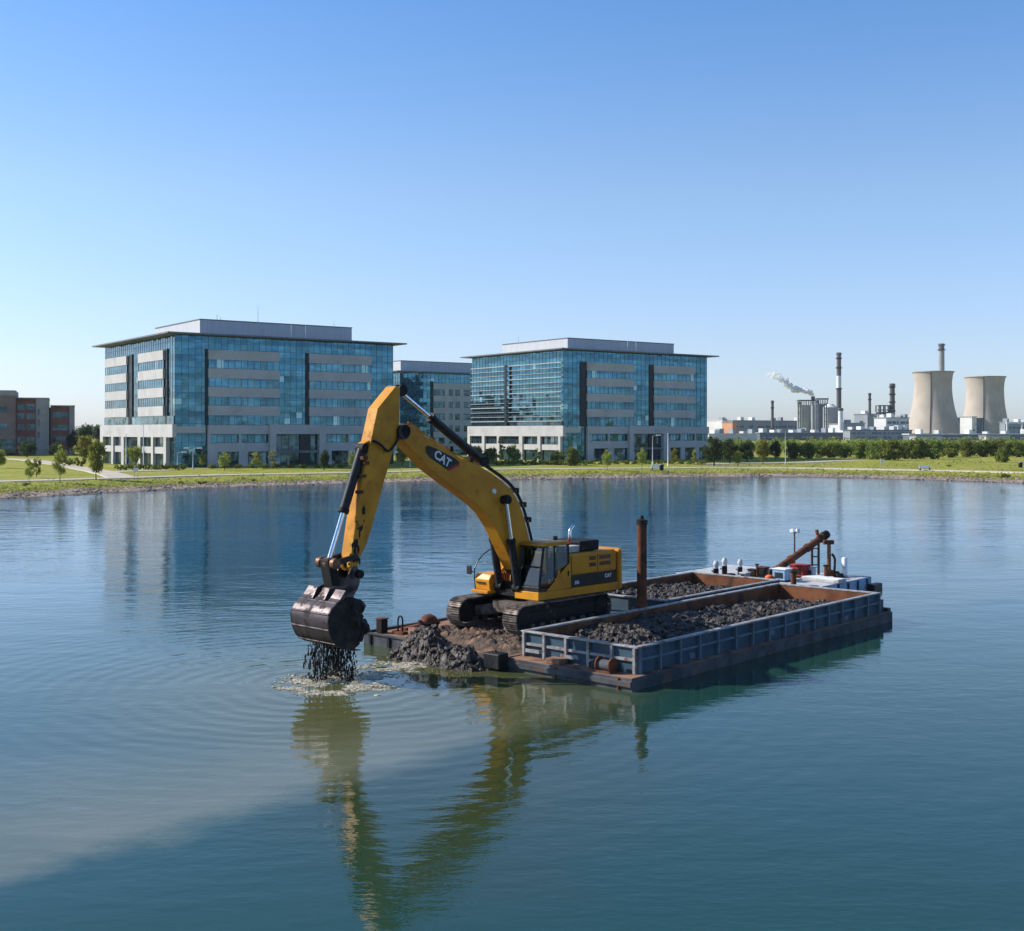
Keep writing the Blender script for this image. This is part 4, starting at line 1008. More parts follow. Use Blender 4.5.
# working platform under the excavator
pf = empty('work_platform', BL(-.6, 5.3), A_ANG, 'low rusty steel pontoon platform that carries the excavator', 'pontoon')
m = MB(); m.prism([(0, .4), (0, -.1), (.5, -.8), (9.6, -.8), (10.2, -.1), (10.2, .4)], 0, 7.8); m.build('hull', HULL, pf, bevel=.02)
MB().box(.02, 10.18, .02, 7.78, .4, .412).build('deck', DECK, pf)
for b in (5.1, 6.2, 7.3): MB().box(-.07, -.003, b, b + .12, -.2, .38).build('fender_strip', BLK, pf)
MB().box(-.05, 10.1, 7.68, 7.85, .413, .5).build('kerb', HULL, pf); MB().box(-.05, .1, 5.0, 7.6, .413, .47).build('kerb', HULL, pf)
def clod(x, y, sc_=2.6, sd=0):
    p = Vector((x * sc_, y * sc_, sd)); d = noise.voronoi(p)[0]
    return (d[1] - d[0])
def deckmud(x, y):
    e = min(min(x + .25, 7.5 - x) / .9, min(y - .0, 5.9 - y) / .9); e = max(0, min(1, e))
    return .40 + e * (.24 + .20 * noise.fractal(Vector((x * .8, y * .8, 2)), .8, 2, 5)) + .16 * clod(x, y, 3.5, 3) * e + .015
dm = MB().field(deckmud, -.5, 8.2, 110, -.1, 5.9, 80, .39).build('deck_mud', MUDG); dm.location = BL(.15, 5.55); dm.rotation_euler.z = A_ANG
tag(dm, 'brown gravelly mud spread over the platform deck under the tracks', 'mud')

def load1(x, y):
    base = lerp_tab([(0, .56), (1.2, .62), (2.4, .98), (5, 1.05), (8, 1.0), (11, .88), (14, .80), (16.5, .68), (18.2, .55)], x)
    base += .12 * math.sin(y / 5 * math.pi)
    return base + .16 * noise.fractal(Vector((x * .9, y * .9, 1)), .7, 2, 5) + .24 * (clod(x, y, 2.1, 1) - .3) + .12 * (clod(x, y, 5.2, 4) - .3)
def load2(x, y):
    base = lerp_tab([(0, .9), (3, 1.02), (6, .98), (8, .8), (9.7, .55)], x) + .12 * math.sin(y / 5 * math.pi)
    return base + .16 * noise.fractal(Vector((x * .9, y * .9, 8)), .7, 2, 5) + .24 * (clod(x, y, 2.1, 9) - .3) + .12 * (clod(x, y, 5.2, 6) - .3)
def chunks(m, fn, x0, x1, y0, y1, n, r0, r1, seed, zmin=-.1, sink=.25):
    q = random.Random(seed)
    for i in range(n):
        x, y = q.uniform(x0, x1), q.uniform(y0, y1); z = fn(x, y)
        if z < zmin: continue
        r = r0 + (r1 - r0) * q.random() ** 2.2
        m.blob((x, y, z + r * (.3 - sink)), (r * q.uniform(.8, 1.4), r * q.uniform(.8, 1.3), r * q.uniform(.6, 1.0)), q.random() * 90, 1 if r < .09 else 2, .55, 2.0)
    return m
def mudload(x0, x1, y0, y1, fn, name, label, root_a, root_b, nx, ny):
    m = MB().field(fn, x0, x1, nx, y0, y1, ny, HZT + .02); chunks(m, fn, x0 + .15, x1 - .15, y0 + .15, y1 - .15, int((x1 - x0) * 70), .02, .15, nx)
    o = m.build(name, MUDM); o.location = BL(root_a, root_b); o.rotation_euler.z = A_ANG
    return tag(o, label, 'mud load')
mudload(.13, 18.07, .13, 4.87, load1, 'mud_load', 'dark clotted mud filling the blue-grey front barge', 0, 0, 300, 80)
mudload(.13, 9.47, .13, 4.77, load2, 'mud_load', 'dark clotted mud filling the rust-brown rear barge', 9.8, 5.7, 160, 80)

# mud heap spilling over the platform's front edge
def heap(x, y):
    e1 = 1.12 * math.exp(-((x - .1) / 1.0) ** 2 - ((y - 1.0) / 1.2) ** 2) + .72 * math.exp(-((x + .3) / .8) ** 2 - ((y + 1.4) / 1.2) ** 2)
    if x > .2: e1 = max(e1, .44 * math.exp(-((y) / 2.3) ** 4))
    return -.25 + 1.22 * e1 + .3 * min(1, e1 * 2) * (noise.fractal(Vector((x, y, 5)), .7, 2, 5) * .5 + .9 * (clod(x, y, 2.3, 2) - .25) + .5 * (clod(x, y, 5.5, 7) - .3))
hp = chunks(MB().field(heap, -2.2, 1.9, 90, -3.2, 3.2, 130), heap, -1.8, 1.6, -2.9, 3.0, 800, .025, .15, 6, .02).build('mud_heap', MUDM); hp.location = BL(-1.0, 8.2); hp.rotation_euler.z = A_ANG
tag(hp, 'heap of dark wet mud spilling from the platform edge into the water', 'mud heap')

# clutter on the left end of the platform
by = empty('mooring_buoy', BL(1.6, 11.6, .42), A_ANG, 'round rusty steel buoy lying on the left end of the platform', 'buoy')
MB().blob((0, 0, .30), (.42, .38, .36), 3, 3, .12).build('float', RUST, by, smooth=180); MB().tube((-.44, 0, .4), (-.56, 0, .42), .06, n=10).build('lug', DRK, by)
MB().lathe([(.42, .25), (.45, .27), (.45, .33), (.42, .35)], n=24, cap=False).build('band', DRK, by)
bo = empty('mooring_bollard', BL(-.1, 12.55, .42), A_ANG, 'square dark mooring post at the left tip of the platform', 'bollard')
MB().box(-.17, .17, -.17, .17, 0, .55).build('post', DRK, bo, bevel=.03); MB().box(-.2, .2, -.2, .2, .55, .60).build('cap', RUST, bo, bevel=.01)
hk = empty('handle_bar', BL(.15, 11.75, .42), A_ANG, 'bent thin steel bar sticking up from the left end of the platform', 'bar')
MB().path([(0, -.12, 0), (0, -.14, .6), (0, .02, .72), (0, .12, .55), (0, .12, .15)], .035, 8).build('bar', DRK, hk, smooth=180)
MB().box(-.15, .15, -.3, .3, .0, .12).build('base_plate', RUST, hk)
for i, (a, b, l, w, lb) in enumerate(((.9, 12.2, 2.4, .3, 'long rusty plank lying along the left end of the platform'), (2.4, 11.2, 2.0, .35, 'rusty plank behind the round buoy on the platform'), (.7, 11.0, 1.3, .5, 'short rusty plate on the platform between mud heap and buoy'))):
    o = MB().box(0, l, 0, w, 0, .09).build('scrap_plank', RUST if i != 2 else DECK, bevel=.01); o.location = BL(a, b, .43); o.rotation_euler.z = A_ANG + (.2, -.5, .9)[i]
    tag(o, lb, 'plank')
for i, (a, b, r, lb) in enumerate(((2.9, 10.9, .28, 'rusty brown boulder in front of the far track'), (1.9, 10.5, .2, 'small dark stone between the buoy and the far track'), (.2, 10.6, .22, 'brown stone at the left foot of the mud heap'))):
    o = MB().blob((0, 0, r * .6), (r * 1.2, r, r * .8), i * 5, 2, .3).build('stone', ROCK if i else RUST); o.location = BL(a, b, .42); tag(o, lb, 'stone')

# spud pole
spd = empty('spud_pole', BL(7.8, 5.42, 0), 0, 'upright rust-brown spud pole between the two mud barges', 'pole')
MB().lathe([(.205, -1.5), (.205, 4.86)], n=20).build('shaft', RUST, spd, smooth=40)
MB().lathe([(.24, 4.70), (.24, 4.88), (.06, 4.93)], n=20).build('cap', DRK, spd, smooth=40); MB().tube((0, 0, 4.9), (0, 0, 5.06), .07, n=10).build('lug', DRK, spd)
MB().lathe([(.21, 1.28), (.25, 1.3), (.25, 1.42), (.21, 1.44)], n=20, cap=False).build('collar', RUSTL, spd, smooth=40)
gb = MB(); gb.box(-.42, -.26, -.35, .35, .42, 1.25); gb.box(.26, .42, -.35, .35, .42, 1.25); gb.build('guide_bracket', RUST, spd)
MB().path([(-.4, .3, 1.05), (-1.4, 1.2, 1.0), (-2.4, 2.2, .82)], .035, 6).build('handrail', RAIL, spd)

# ------------------------------------------------------------------ pump pontoon behind
pp = empty('pump_pontoon', BL(23.2, 5.3), A_ANG, 'grey-white work pontoon with equipment moored behind the mud barges', 'pontoon')
m = MB(); m.prism([(0, .66), (0, -.1), (.4, -.6), (5.2, -.6), (5.6, -.1), (5.6, .66)], 0, 8.9); m.build('hull', LBLU, pp, bevel=.03)
MB().box(.03, 5.57, .03, 8.87, .66, .672).build('deck', GRYW, pp)
for a in (.6, 1.7, 2.8, 3.9, 5.0): MB().box(a - .05, a + .05, -.09, -.003, 0, .64).build('rib', BLUE, pp)
for b in (1, 2.3, 3.6, 5, 6.4, 7.8): MB().box(-.09, -.003, b - .05, b + .05, 0, .64).build('rib', BLUE, pp)
MB().box(4.9, 5.9, -.5, -.1, -.3, .35).build('fender', BLK, pp, bevel=.05)
def PP(a, b, z=.675): return BL(23.2 + a, 5.3 + b, z)
def local_of(px, py, z):                                     # pontoon deck coordinates of a pixel at height z
    p = G(px, py, z) - BL(23.2, 5.3); return (p.x * .668 + p.y * .744, -p.x * .744 + p.y * .668)
def up(px, ybase, ytop, z=.68):
    p = G(px, ybase, z); return p, (ybase - ytop) / F * p.y
# discharge pipe on its support post
p0 = W(774, 571.5, 63.5); p1 = W(824, 536, 66.0)
cv = empty('discharge_pipe', (p0.x, p0.y, .67), 0, 'long rusty pipe slanting up to the right over the rear pontoon', 'pipe')
o0 = Vector((p0.x, p0.y, .67)); d = (p1 - p0).normalized()
MB().tube(p0 - o0, p1 - o0, .19, n=20).build('tube', RUST, cv, smooth=40)
for k in (.02, .33, .66, .93):
    c = p0.lerp(p1, k) - o0; MB().tube(c - d * .07, c + d * .07, .235, n=20).build('flange', RUST, cv, smooth=40)
e = p1 - o0; MB().tube(e - d * .1, e + d * .28, .25, .22, 20).build('end_collar', DRK, cv, smooth=40)
MB().tube(e - d * .6 + Vector((0, 0, .3)), e - d * .6 + Vector((-.05, 0, .6)), .10, n=12).build('valve', RUSTL, cv, smooth=40)
MB().box(-.3, .3, -.28, .28, .0, .55).build('base_housing', DRK, cv, bevel=.05)
pt = W(819, 578, 65.6)
m = MB()
for dx in (-.18, .18): m.box(e.x - .5 + dx - .05, e.x - .5 + dx + .06, e.y - .12, e.y + .02, 0, e.z - .2)
z = .5
while z < e.z - .4: m.box(e.x - .74, e.x - .26, e.y - .09, e.y, z, z + .06); z += .45
m.build('support_post', HULL, cv)
p, h = up(829, 575.5, 541); r = empty('davit_post', p, 0, 'rusty upright post with a cross head right of the slanting pipe', 'post')
MB().tube((0, 0, 0), (0, 0, h), .12, .1, 10).build('post', PIN, r, smooth=40); MB().box(-.3, .25, -.15, .15, h - .18, h + .05).build('cross_head', RUST, r, bevel=.02); MB().box(-.22, .22, -.22, .22, 0, .3).build('foot', RUST, r)
p, h = up(834, 575, 554); r = empty('crane_jib', p, 0, 'thin dark bent jib standing left of the white cylinder', 'jib')
MB().path([(0, 0, 0), (.05, 0, h * .75), (-.12, 0, h)], .07, 8, 2).build('jib', BLK, r); MB().box(-.2, .25, -.2, .2, 0, .2).build('foot', DRK, r)
p, h = up(844.5, 576.5, 557.5); r = empty('white_tank', p, 0, 'tall white cylinder standing at the right end of the rear pontoon', 'tank')
MB().lathe([(.15, 0), (.15, h - .05), (.11, h)], n=20).build('drum', WHT, r, smooth=40); MB().lathe([(.19, 0), (.19, .06)], n=20).build('base', GRYW, r)
p, h = up(794.5, 572, 532); r = empty('floodlight_mast', p, 0, 'slim mast with two white floodlights left of the slanting pipe top', 'light mast')
MB().tube((0, 0, 0), (0, 0, h), .06, .045, 8).build('mast', PIN, r, smooth=40)
for s_ in (-1, 1): MB().box(-.10, .10, -.06, .06, -.11, .11).build('floodlight', WHT, r, bevel=.015).matrix_local = Matrix.Translation((s_ * .17, -.08, h + .06)) @ Matrix.Rotation(RAD(-25), 4, 'X') @ Matrix.Rotation(RAD(25 * s_), 4, 'Z')
MB().box(-.22, .22, -.04, .04, h - .06, h).build('crossbar', PIN, r)
def vent(px, yb, yt, label, w=.17):
    p, h = up(px, yb, yt); r = empty('vent_cowl', p, 0, label, 'vent')
    MB().box(-w * .8, w * .8, -w * .7, w * .7, 0, h * .5).build('motor', DRK, r, bevel=.03)
    MB().lathe([(w * .75, h * .5), (w * .75, h * .62), (w * .9, h * .66), (w * .95, h * .8), (w * .6, h * .96), (w * .1, h)], n=16).build('hood', GRYW, r, smooth=50)
    MB().tube((-w * .9, 0, h * .3), (-w * 1.5, 0, h * .35), w * .3, n=10).build('outlet', POLE, r, smooth=40)
vent(716, 576, 560.5, 'white vent cowl at the left end of the rear pontoon, first of three'); vent(724.5, 574, 557.5, 'taller white vent cowl, second of three on the rear pontoon'); vent(740, 574.5, 559, 'narrow white vent cowl standing apart from the other two', .15)
def machine(px, yb, w, h, d, name, label, cat, mat, top, extra=None):
    p = G(px, yb, .675); r = empty(name, p, A_ANG, label, cat)
    MB().box(-d / 2, d / 2, -w / 2, w / 2, .06, h).build('housing', mat, r, bevel=.04)
    MB().box(-d / 2 - .04, d / 2 + .04, -w / 2 - .04, w / 2 + .04, h, h + .06).build('lid', top, r, bevel=.015)
    MB().box(-d / 2 - .06, d / 2 + .06, -w / 2 - .06, w / 2 + .06, 0, .06).build('skid', DRK, r)
    m = MB()
    for i in range(5): z = h * (.3 + i * .1); m.box(-d / 2 - .02, -d / 2 - .002, -w * .32, w * .32, z, z + .04)
    m.build('louvre', DRK, r)
machine(800, 577, .85, .62, .8, 'generator', 'red generator box standing under the slanting pipe', 'generator', RED, RED)
machine(782, 581, .75, .62, .7, 'pump_unit', 'light blue pump unit with a white top left of the red generator', 'pump', LBLU, WHT)
machine(763, 577, .5, .5, .5, 'engine_block', 'small dark engine at the foot of the slanting pipe', 'engine', DRK, RUST)
machine(753, 576.5, .45, .35, .4, 'deck_chest', 'small rusty chest left of the dark engine on the rear pontoon', 'chest', RUST, DRK)
for px, yb, lb in ((731, 577.5, 'hose coil lying between the vent cowls on the rear pontoon'), (839, 577.5, 'hose coil lying at the foot of the white cylinder')):
    p = G(px, yb, .69); r = empty('hose_coil', p, 0, lb, 'hose')
    m = MB()
    for k in range(3): m.path([((.26 - .03 * k) * math.cos(a * .5236), (.26 - .03 * k) * math.sin(a * .5236), .04 + .07 * k) for a in range(13)], .04, 6, 2)
    m.build('coil', RUBR, r, smooth=180)
machine(745, 578.5, .35, .28, .5, 'tool_chest', 'low grey tool chest in front of the narrow vent cowl', 'chest', LBLU, GRYW)
machine(811, 577, .4, .5, .4, 'control_cabinet', 'small pale control cabinet right of the red generator', 'cabinet', PLNW, GRYW)
p = G(769.5, 581, .675); r = empty('orange_buoy', p, 0, 'bright orange float on the pontoon beside the pump unit', 'float')
MB().blob((0, 0, .17), (.24, .2, .17), 1, 3, .03).build('float', ORNG, r, smooth=180); MB().tube((0, 0, .30), (0, 0, .38), .03, n=8).build('lug', DRK, r)
for px, yb, yt, w, lb in ((793.5, 585, 572, .3, 'short rusty post in front of the red generator'), (757, 577, 565, .12, 'thin dark stub mast by the dark engine'), (826, 579, 566, .22, 'short rusty post between pipe support and cross-headed post')):
    p, h = up(px, yb, yt); r = empty('mooring_post', p, 0, lb, 'post'); MB().lathe([(w / 2, 0), (w / 2, h)], n=12).build('post', RUST, r, smooth=40); MB().lathe([(w / 2 + .05, h), (w / 2 + .05, h + .06)], n=12).build('cap', DRK, r)
for px, yb, lb in ((815, 580, 'wide pale hatch cover before the pipe support'), (832, 582, 'pale hatch cover right of another at the front of the rear pontoon')):
    p = G(px, yb, .675); r = empty('hatch_cover', p, A_ANG, lb, 'hatch'); MB().box(-.45, .45, -.6, .6, 0, .16).build('coaming', GRYW, r, bevel=.03); MB().box(-.4, .4, -.55, .55, .16, .2).build('lid', WHT, r, bevel=.02)
for k, (px, py) in enumerate(((809, 586), (812, 586.3), (819, 587), (822, 587.3))):
    o = MB().lathe([(.12, -.06), (.22, -.07), (.25, 0), (.22, .07), (.12, .06)], n=18, cap=False).build('tyre', RUBR, smooth=50); q = G(px, py, .5)
    o.location = BL(23.2, 5.3) + Vector((0, 0, 0)); aa, bb = local_of(px, py, .5); o.location = PP(-.16, bb, .42); o.rotation_euler = (RAD(90), 0, A_ANG + RAD(90))
    tag(o, 'black tyre fender hanging on the front side of the rear pontoon', 'tyre', 'tyre fenders on the rear pontoon')

# ------------------------------------------------------------------ the excavator
UA = RAD(46); U = Vector((-math.cos(UA), -math.sin(UA), 0)); V = Vector((math.sin(UA), -math.cos(UA), 0))
EB = BL(4.35, 8.5, .75)
ex = empty('excavator', EB, math.pi + UA, 'large yellow crawler excavator on the barge holding a mud-filled bucket over the water', 'excavator')
def E(px, py, t):
    k = (px - CX) / F; bx_, by_ = EB.x + V.x * t, EB.y + V.y * t
    s = (bx_ - k * by_) / (k * U.y - U.x); Y = by_ + U.y * s
    return (s, H - (py - HZ) / F * Y - EB.z)
def E3(px, py, t): s, z = E(px, py, t); return Vector((s, t, z))
# undercarriage (turned a little from the upper body)
TR = Matrix.Rotation(A_ANG - UA, 4, 'Z')
def track(y0, y1):
    L, rr = 4.85, .50; zc = .56; per = 2 * L + 2 * math.pi * rr; n = 54; m = MB()
    def at_(u):
        u %= per
        if u < L: return (L / 2 - u, zc + rr, math.pi)
        u -= L
        if u < math.pi * rr: a = u / rr; return (-L / 2 - rr * math.sin(a), zc + rr * math.cos(a), math.pi + a)
        u -= math.pi * rr
        if u < L: return (-L / 2 + u, zc - rr, 0)
        u -= L; a = u / rr; return (L / 2 + rr * math.sin(a), zc - rr * math.cos(a), a)
    for i in range(n):
        x, z, a = at_(i * per / n); M = Matrix.Translation((x, 0, z)) @ Matrix.Rotation(-a, 4, 'Y')
        p = per / n
        m.box(-p * .46, p * .46, y0, y1, -.05, .0, TR @ M); 
        for k in (-.36, 0, .36): m.box(p * k - .012, p * k + .012, y0, y1, -.085, -.05, TR @ M)
    tr = m.build('track', TRK, ex)
    c = MB()
    for yy in (y0 + .2, y1 - .28):
        pl = [];
        for i in range(40): x, z, a = at_(i * per / 40); k = .9; pl.append((x * .985, zc + (z - zc) * .86))
        c.prism(pl, yy, yy + .08)
    cc = MB(); cc.v = [TR @ v for v in c.v]; cc.f = c.f; cc.build('track_chain', DRK, tr)
    f = MB().box(-L / 2 + .2, L / 2 - .2, y0 + .12, y1 - .12, .32, .80, TR); f.build('track_frame', DRK, tr, bevel=.05)
    for x in [-L / 2, L / 2]:
        MB().tube(TR @ Vector((x, y0 + .1, zc)), TR @ Vector((x, y1 - .1, zc)), .40, n=20).build('idler_wheel', DRK, tr, smooth=40)
    for i in range(7): x = -L / 2 + .55 + i * (L - 1.1) / 6; MB().tube(TR @ Vector((x, y0 + .14, .24)), TR @ Vector((x, y1 - .14, .24)), .16, n=12).build('roller', TRK, tr, smooth=40)
    for x in (-.9, .9): MB().tube(TR @ Vector((x, y0 + .2, .9)), TR @ Vector((x, y1 - .2, .9)), .10, n=10).build('carrier_roller', TRK, tr, smooth=40)
track(1.17, 1.87); track(-1.87, -1.17)
m = MB(); m.box(-1.5, 1.5, -.7, .7, .55, 1.0, TR)
for sx in (-1, 1):
    for sy in (-1, 1): m.add([TR @ Vector(p) for p in ((sx * .5, sy * .6, .9), (sx * 1.1, sy * .5, .9), (sx * 1.9, sy * 1.3, .75), (sx * 1.3, sy * 1.3, .75), (sx * .5, sy * .6, .45), (sx * 1.1, sy * .5, .45), (sx * 1.9, sy * 1.3, .35), (sx * 1.3, sy * 1.3, .35))],
                              [(0, 1, 2, 3), (4, 7, 6, 5), (0, 4, 5, 1), (1, 5, 6, 2), (2, 6, 7, 3), (3, 7, 4, 0)])
m.build('car_body', TRK, ex); MB().lathe([(.95, 1.0), (.95, 1.12), (.8, 1.2)], n=32).build('slew_ring', DRK, ex, smooth=30)
# upper frame and bodywork
Z0, ZS = 1.16, 1.48                                            # bottom and top of the side sill
fr_ = MB(); fr_.box(-3.3, 1.30, -1.5, 1.5, Z0 + .05, ZS - .02); fr_.build('revolving_frame', DRK, ex)
MB().prism([(1.34, ZS), (1.34, Z0 + .03), (1.26, Z0), (-3.58, Z0), (-3.58, ZS)], 1.50, 1.70).build('side_sill', YEL, ex, bevel=.02)
MB().box(1.30, 1.36, .42, 1.70, Z0, ZS).build('cab_base', YEL, ex, bevel=.015)
MB().prism([(1.1, ZS), (1.1, Z0 + .03), (-3.58, Z0 + .03), (-3.58, ZS)], -1.70, -1.50).build('side_sill', YEL, ex, bevel=.02)
HT = 2.86                                                      # top of the engine bonnet
def hood_poly(z0): return [(-.62, z0), (-.62, HT), (-3.3, HT - .02), (-3.3, z0)]
MB().box(-3.58, -.58, -1.60, 1.58, ZS, HT - .02).build('engine_housing', YEL, ex, bevel=.10, seg=4)
MB().box(-3.5, -.70, 1.582, 1.625, 2.02, HT - .12).build('side_door', YEL, ex, bevel=.012)
MB().box(-3.54, -.60, 1.582, 1.612, ZS + .02, 1.98).build('black_stripe', BLK, ex)
for (s0, s1, z0, z1) in ((-2.2, -1.78, 2.50, 2.66), (-2.2, -1.78, 2.24, 2.40), (-3.15, -2.42, 2.50, 2.66), (-3.15, -2.42, 2.24, 2.40)):
    g = MB().box(s0, s1, 1.626, 1.632, z0, z1).build('air_grille', PIN, ex)
    gg = MB()
    for i in range(4): z = z0 + .02 + i * (z1 - z0) / 4; gg.box(s0, s1, 1.633, 1.64, z, z + .015)
    gg.build('slat', BLK, g)
MB().box(-2.33, -2.30, 1.626, 1.634, 2.04, HT - .14).build('door_seam', BLK, ex)
# counterweight, rounded at the back
cw = []
for i in range(9): a = math.pi / 2 * i / 8; cw.append((-3.6 - .55 * math.sin(a) , 1.72 - .55 + .55 * math.cos(a)))
pl = [(-3.6, 1.72)] + cw[1:] + [(x, -y) for x, y in reversed(cw)]
m = MB(); m.prism(pl, Z0 - .02, HT - .02, lambda a, b, t: (a, b, t)); m.build('counterweight', YEL, ex, bevel=.10, seg=3)
text_mesh('lettering', 'CAT', LETW, ex, (-3.0, 1.616, 1.78), (-1, 0, .0), (0, 0, 1), .215)
text_mesh('lettering', '336', LETW, ex, (-1.02, 1.616, 1.66), (-1, 0, 0), (0, 0, 1), .19)
# bonnet top: raised cover, exhaust, filters, rails
MB().box(-2.75, -1.55, -.2, 1.35, HT + .0, HT + .42).build('bonnet_cover', DRK, ex, bevel=.06)
MB().box(-1.5, -.70, .0, 1.4, HT, HT + .26).build('step_deck', GRYW, ex, bevel=.03)
MB().box(-3.1, -.7, -1.5, -.25, HT - .01, HT + .2).build('bonnet_panel', BLK, ex, bevel=.04)
MB().path([(-2.1, .3, HT + .3), (-2.1, .3, HT + .72), (-2.32, .3, HT + .98)], .075, 10).build('exhaust', CHRM, ex, smooth=180)
MB().tube((-.95, .5, HT + .2), (-.95, .5, HT + .62), .10, n=12).build('air_filter', BLK, ex, smooth=40)
MB().tube((-1.35, .9, HT + .2), (-1.35, .9, HT + .5), .05, n=8).build('filler_cap', RED, ex)
MB().path([(.55, -.55, 2.9), (.55, -.55, 3.62), (.2, -.55, 3.62), (.2, -.55, 2.9)], .035, 6, 1).build('handrail', BLK, ex)
MB().path([(-.7, 1.45, HT - .05), (-.7, 1.45, HT + .38), (-1.4, 1.45, HT + .38), (-1.4, 1.45, HT - .05)], .025, 6, 1).build('handrail', BLK, ex)
# cab
CB, CT = ZS, 3.30; c0, c1 = .46, 1.66                           # cab floor, roof, inner and outer side
cab = MB().prism([(1.30, CB), (-.55, CB), (-.55, CB + .12), (1.30, CB + .12)], c0, c1).build('cab', BLK, ex)
def cpost(p, q, w=.07): 
    m = MB(); m.tube(p, q, w, n=4); m.build('pillar', BLK, cab)
for t in (c0 + .04, c1 - .04):
    cpost((1.24, t, CB + .1), (.98, t, CT - .06)); cpost((.38, t, CB + .1), (.36, t, CT - .06), .06); cpost((-.48, t, CB + .1), (-.44, t, CT - .06), .08)
cpost((1.27, c0, CB + .15), (1.27, c1, CB + .15), .06); cpost((1.12, c0, CB + .95), (1.12, c1, CB + .95), .035)
MB().prism([(1.06, CT - .06), (-.56, CT - .06), (-.56, CT + .02), (-.3, CT + .09), (.85, CT + .09), (1.06, CT + .0)], c0 - .02, c1 + .02).build('roof', YEL, cab, bevel=.03)
MB().box(.80, 1.10, c0 - .02, c1 + .02, CT - .10, CT - .062).build('roof_visor', BLK, cab)
MB().add([(1.23, c0 + .08, CB + .22), (1.23, c1 - .08, CB + .22), (.99, c1 - .08, CT - .1), (.99, c0 + .08, CT - .1)], [(0, 1, 2, 3)]).build('windscreen', CGL, cab)
MB().add([(1.18, c1 - .01, CB + .2), (.42, c1 - .01, CB + .2), (.42, c1 - .01, CT - .1), (.97, c1 - .01, CT - .1)], [(0, 1, 2, 3)]).build('door_window', CGL, cab)
MB().add([(.32, c1 - .01, CB + .75), (-.42, c1 - .01, CB + .95), (-.40, c1 - .01, CT - .1), (.30, c1 - .01, CT - .1)], [(0, 1, 2, 3)]).build('rear_side_window', CGL, cab)
MB().add([(1.18, c0 + .01, CB + .2), (-.42, c0 + .01, CB + .2), (-.40, c0 + .01, CT - .1), (.97, c0 + .01, CT - .1)], [(0, 1, 2, 3)]).build('inner_side_window', CGL, cab)
MB().add([(-.46, c0 + .1, CB + .8), (-.46, c1 - .1, CB + .8), (-.44, c1 - .1, CT - .1), (-.44, c0 + .1, CT - .1)], [(0, 1, 2, 3)]).build('rear_window', CGL, cab)
MB().prism([(.88, ZS + .01), (-.56, ZS + .01), (-.56, 2.52), (-.40, 2.46)], c1 + .005, c1 + .045).build('door_panel', YEL, cab, bevel=.012)
MB().box(-.40, -.36, c1 + .046, c1 + .09, 2.0, 2.2).build('door_handle', BLK, cab)
MB().box(-.52, 1.15, c0 + .06, c1 - .06, CB + .10, CB + .13).build('floor_mat', DRK, cab)
sb = MB(); sb.box(-.15, .35, .82, 1.32, CB + .4, CB + .55); sb.box(-.25, -.08, .84, 1.30, CB + .5, CB + 1.2); sb.box(-.25, -.12, .95, 1.19, CB + 1.2, CB + 1.42)
sb.build('seat', DRK, cab, bevel=.04)
cs = MB(); cs.box(.0, .5, .64, .78, CB + .5, CB + .72); cs.box(.0, .5, 1.36, 1.48, CB + .5, CB + .72); cs.box(.78, .92, .6, .72, CB + .13, CB + .95); cs.tube((.4, .7, CB + .7), (.42, .7, CB + .95), .025, n=6); cs.tube((.4, 1.42, CB + .7), (.42, 1.42, CB + .95), .025, n=6)
cs.build('control_console', SLAB, cab, bevel=.015)
# right-hand (far) side: tool box, tank, rails, mirror
p_, q_ = E(483, 590, -1.45), E(505, 575, -1.45)
MB().box(.62, 1.75, -1.68, -.72, Z0 + .08, Z0 + .20).build('step', YEL, ex, bevel=.015)
MB().prism([(.5, Z0 + .2), (1.55, Z0 + .2), (1.60, Z0 + .62), (1.45, Z0 + .84), (.5, Z0 + .84)], -1.66, -.78).build('tool_box', YEL, ex, bevel=.03)
MB().box(1.585, 1.625, -1.5, -1.0, Z0 + .46, Z0 + .52).build('latch', BLK, ex)
MB().box(-.55, .5, -1.62, -.72, ZS, 2.55).build('fuel_tank', YEL, ex, bevel=.05)
MB().path([(1.55, -1.62, Z0 + .2), (1.58, -1.63, 2.2), (1.1, -1.60, 2.75), (.3, -1.58, 3.05)], .025, 6, 2).build('handrail', BLK, ex)
MB().path([(1.1, -.8, Z0 + .8), (1.1, -.9, 2.4), (.6, -.9, 3.0)], .02, 6, 2).build('handrail', BLK, ex)
MB().tube((1.1, -1.60, 2.75 - .35), (1.1, -.9, 2.40), .018, n=6).build('handrail', BLK, ex)
MB().box(1.66, 1.72, -1.98, -1.70, 1.95, 2.32).build('mirror', BLK, ex, bevel=.03)
MB().path([(1.58, -1.63, 2.0), (1.66, -1.75, 2.1)], .02, 6, 1).build('mirror_arm', BLK, ex)
m = MB(); m.box(.2, 1.15, -.62, .38, Z0 + .1, ZS + .25); m.build('valve_block', DRK, ex, bevel=.03)
hh = MB()
for i in range(9): y = -.55 + i * .11; hh.path([(1.0, y, ZS + .1 + .05 * (i % 3)), (1.25, y, ZS + .35), (1.15, y * .8, ZS + .75), (.9, y * .6, 2.35)], .028, 6)
hh.build('hose_bundle', RUBR, ex, smooth=180)
for y in (-.3, .3): MB().prism([(.1, ZS), (1.0, ZS), (.75, 2.25), (.35, 2.25)], y - .05, y + .05).build('boom_bracket', YELD, ex)

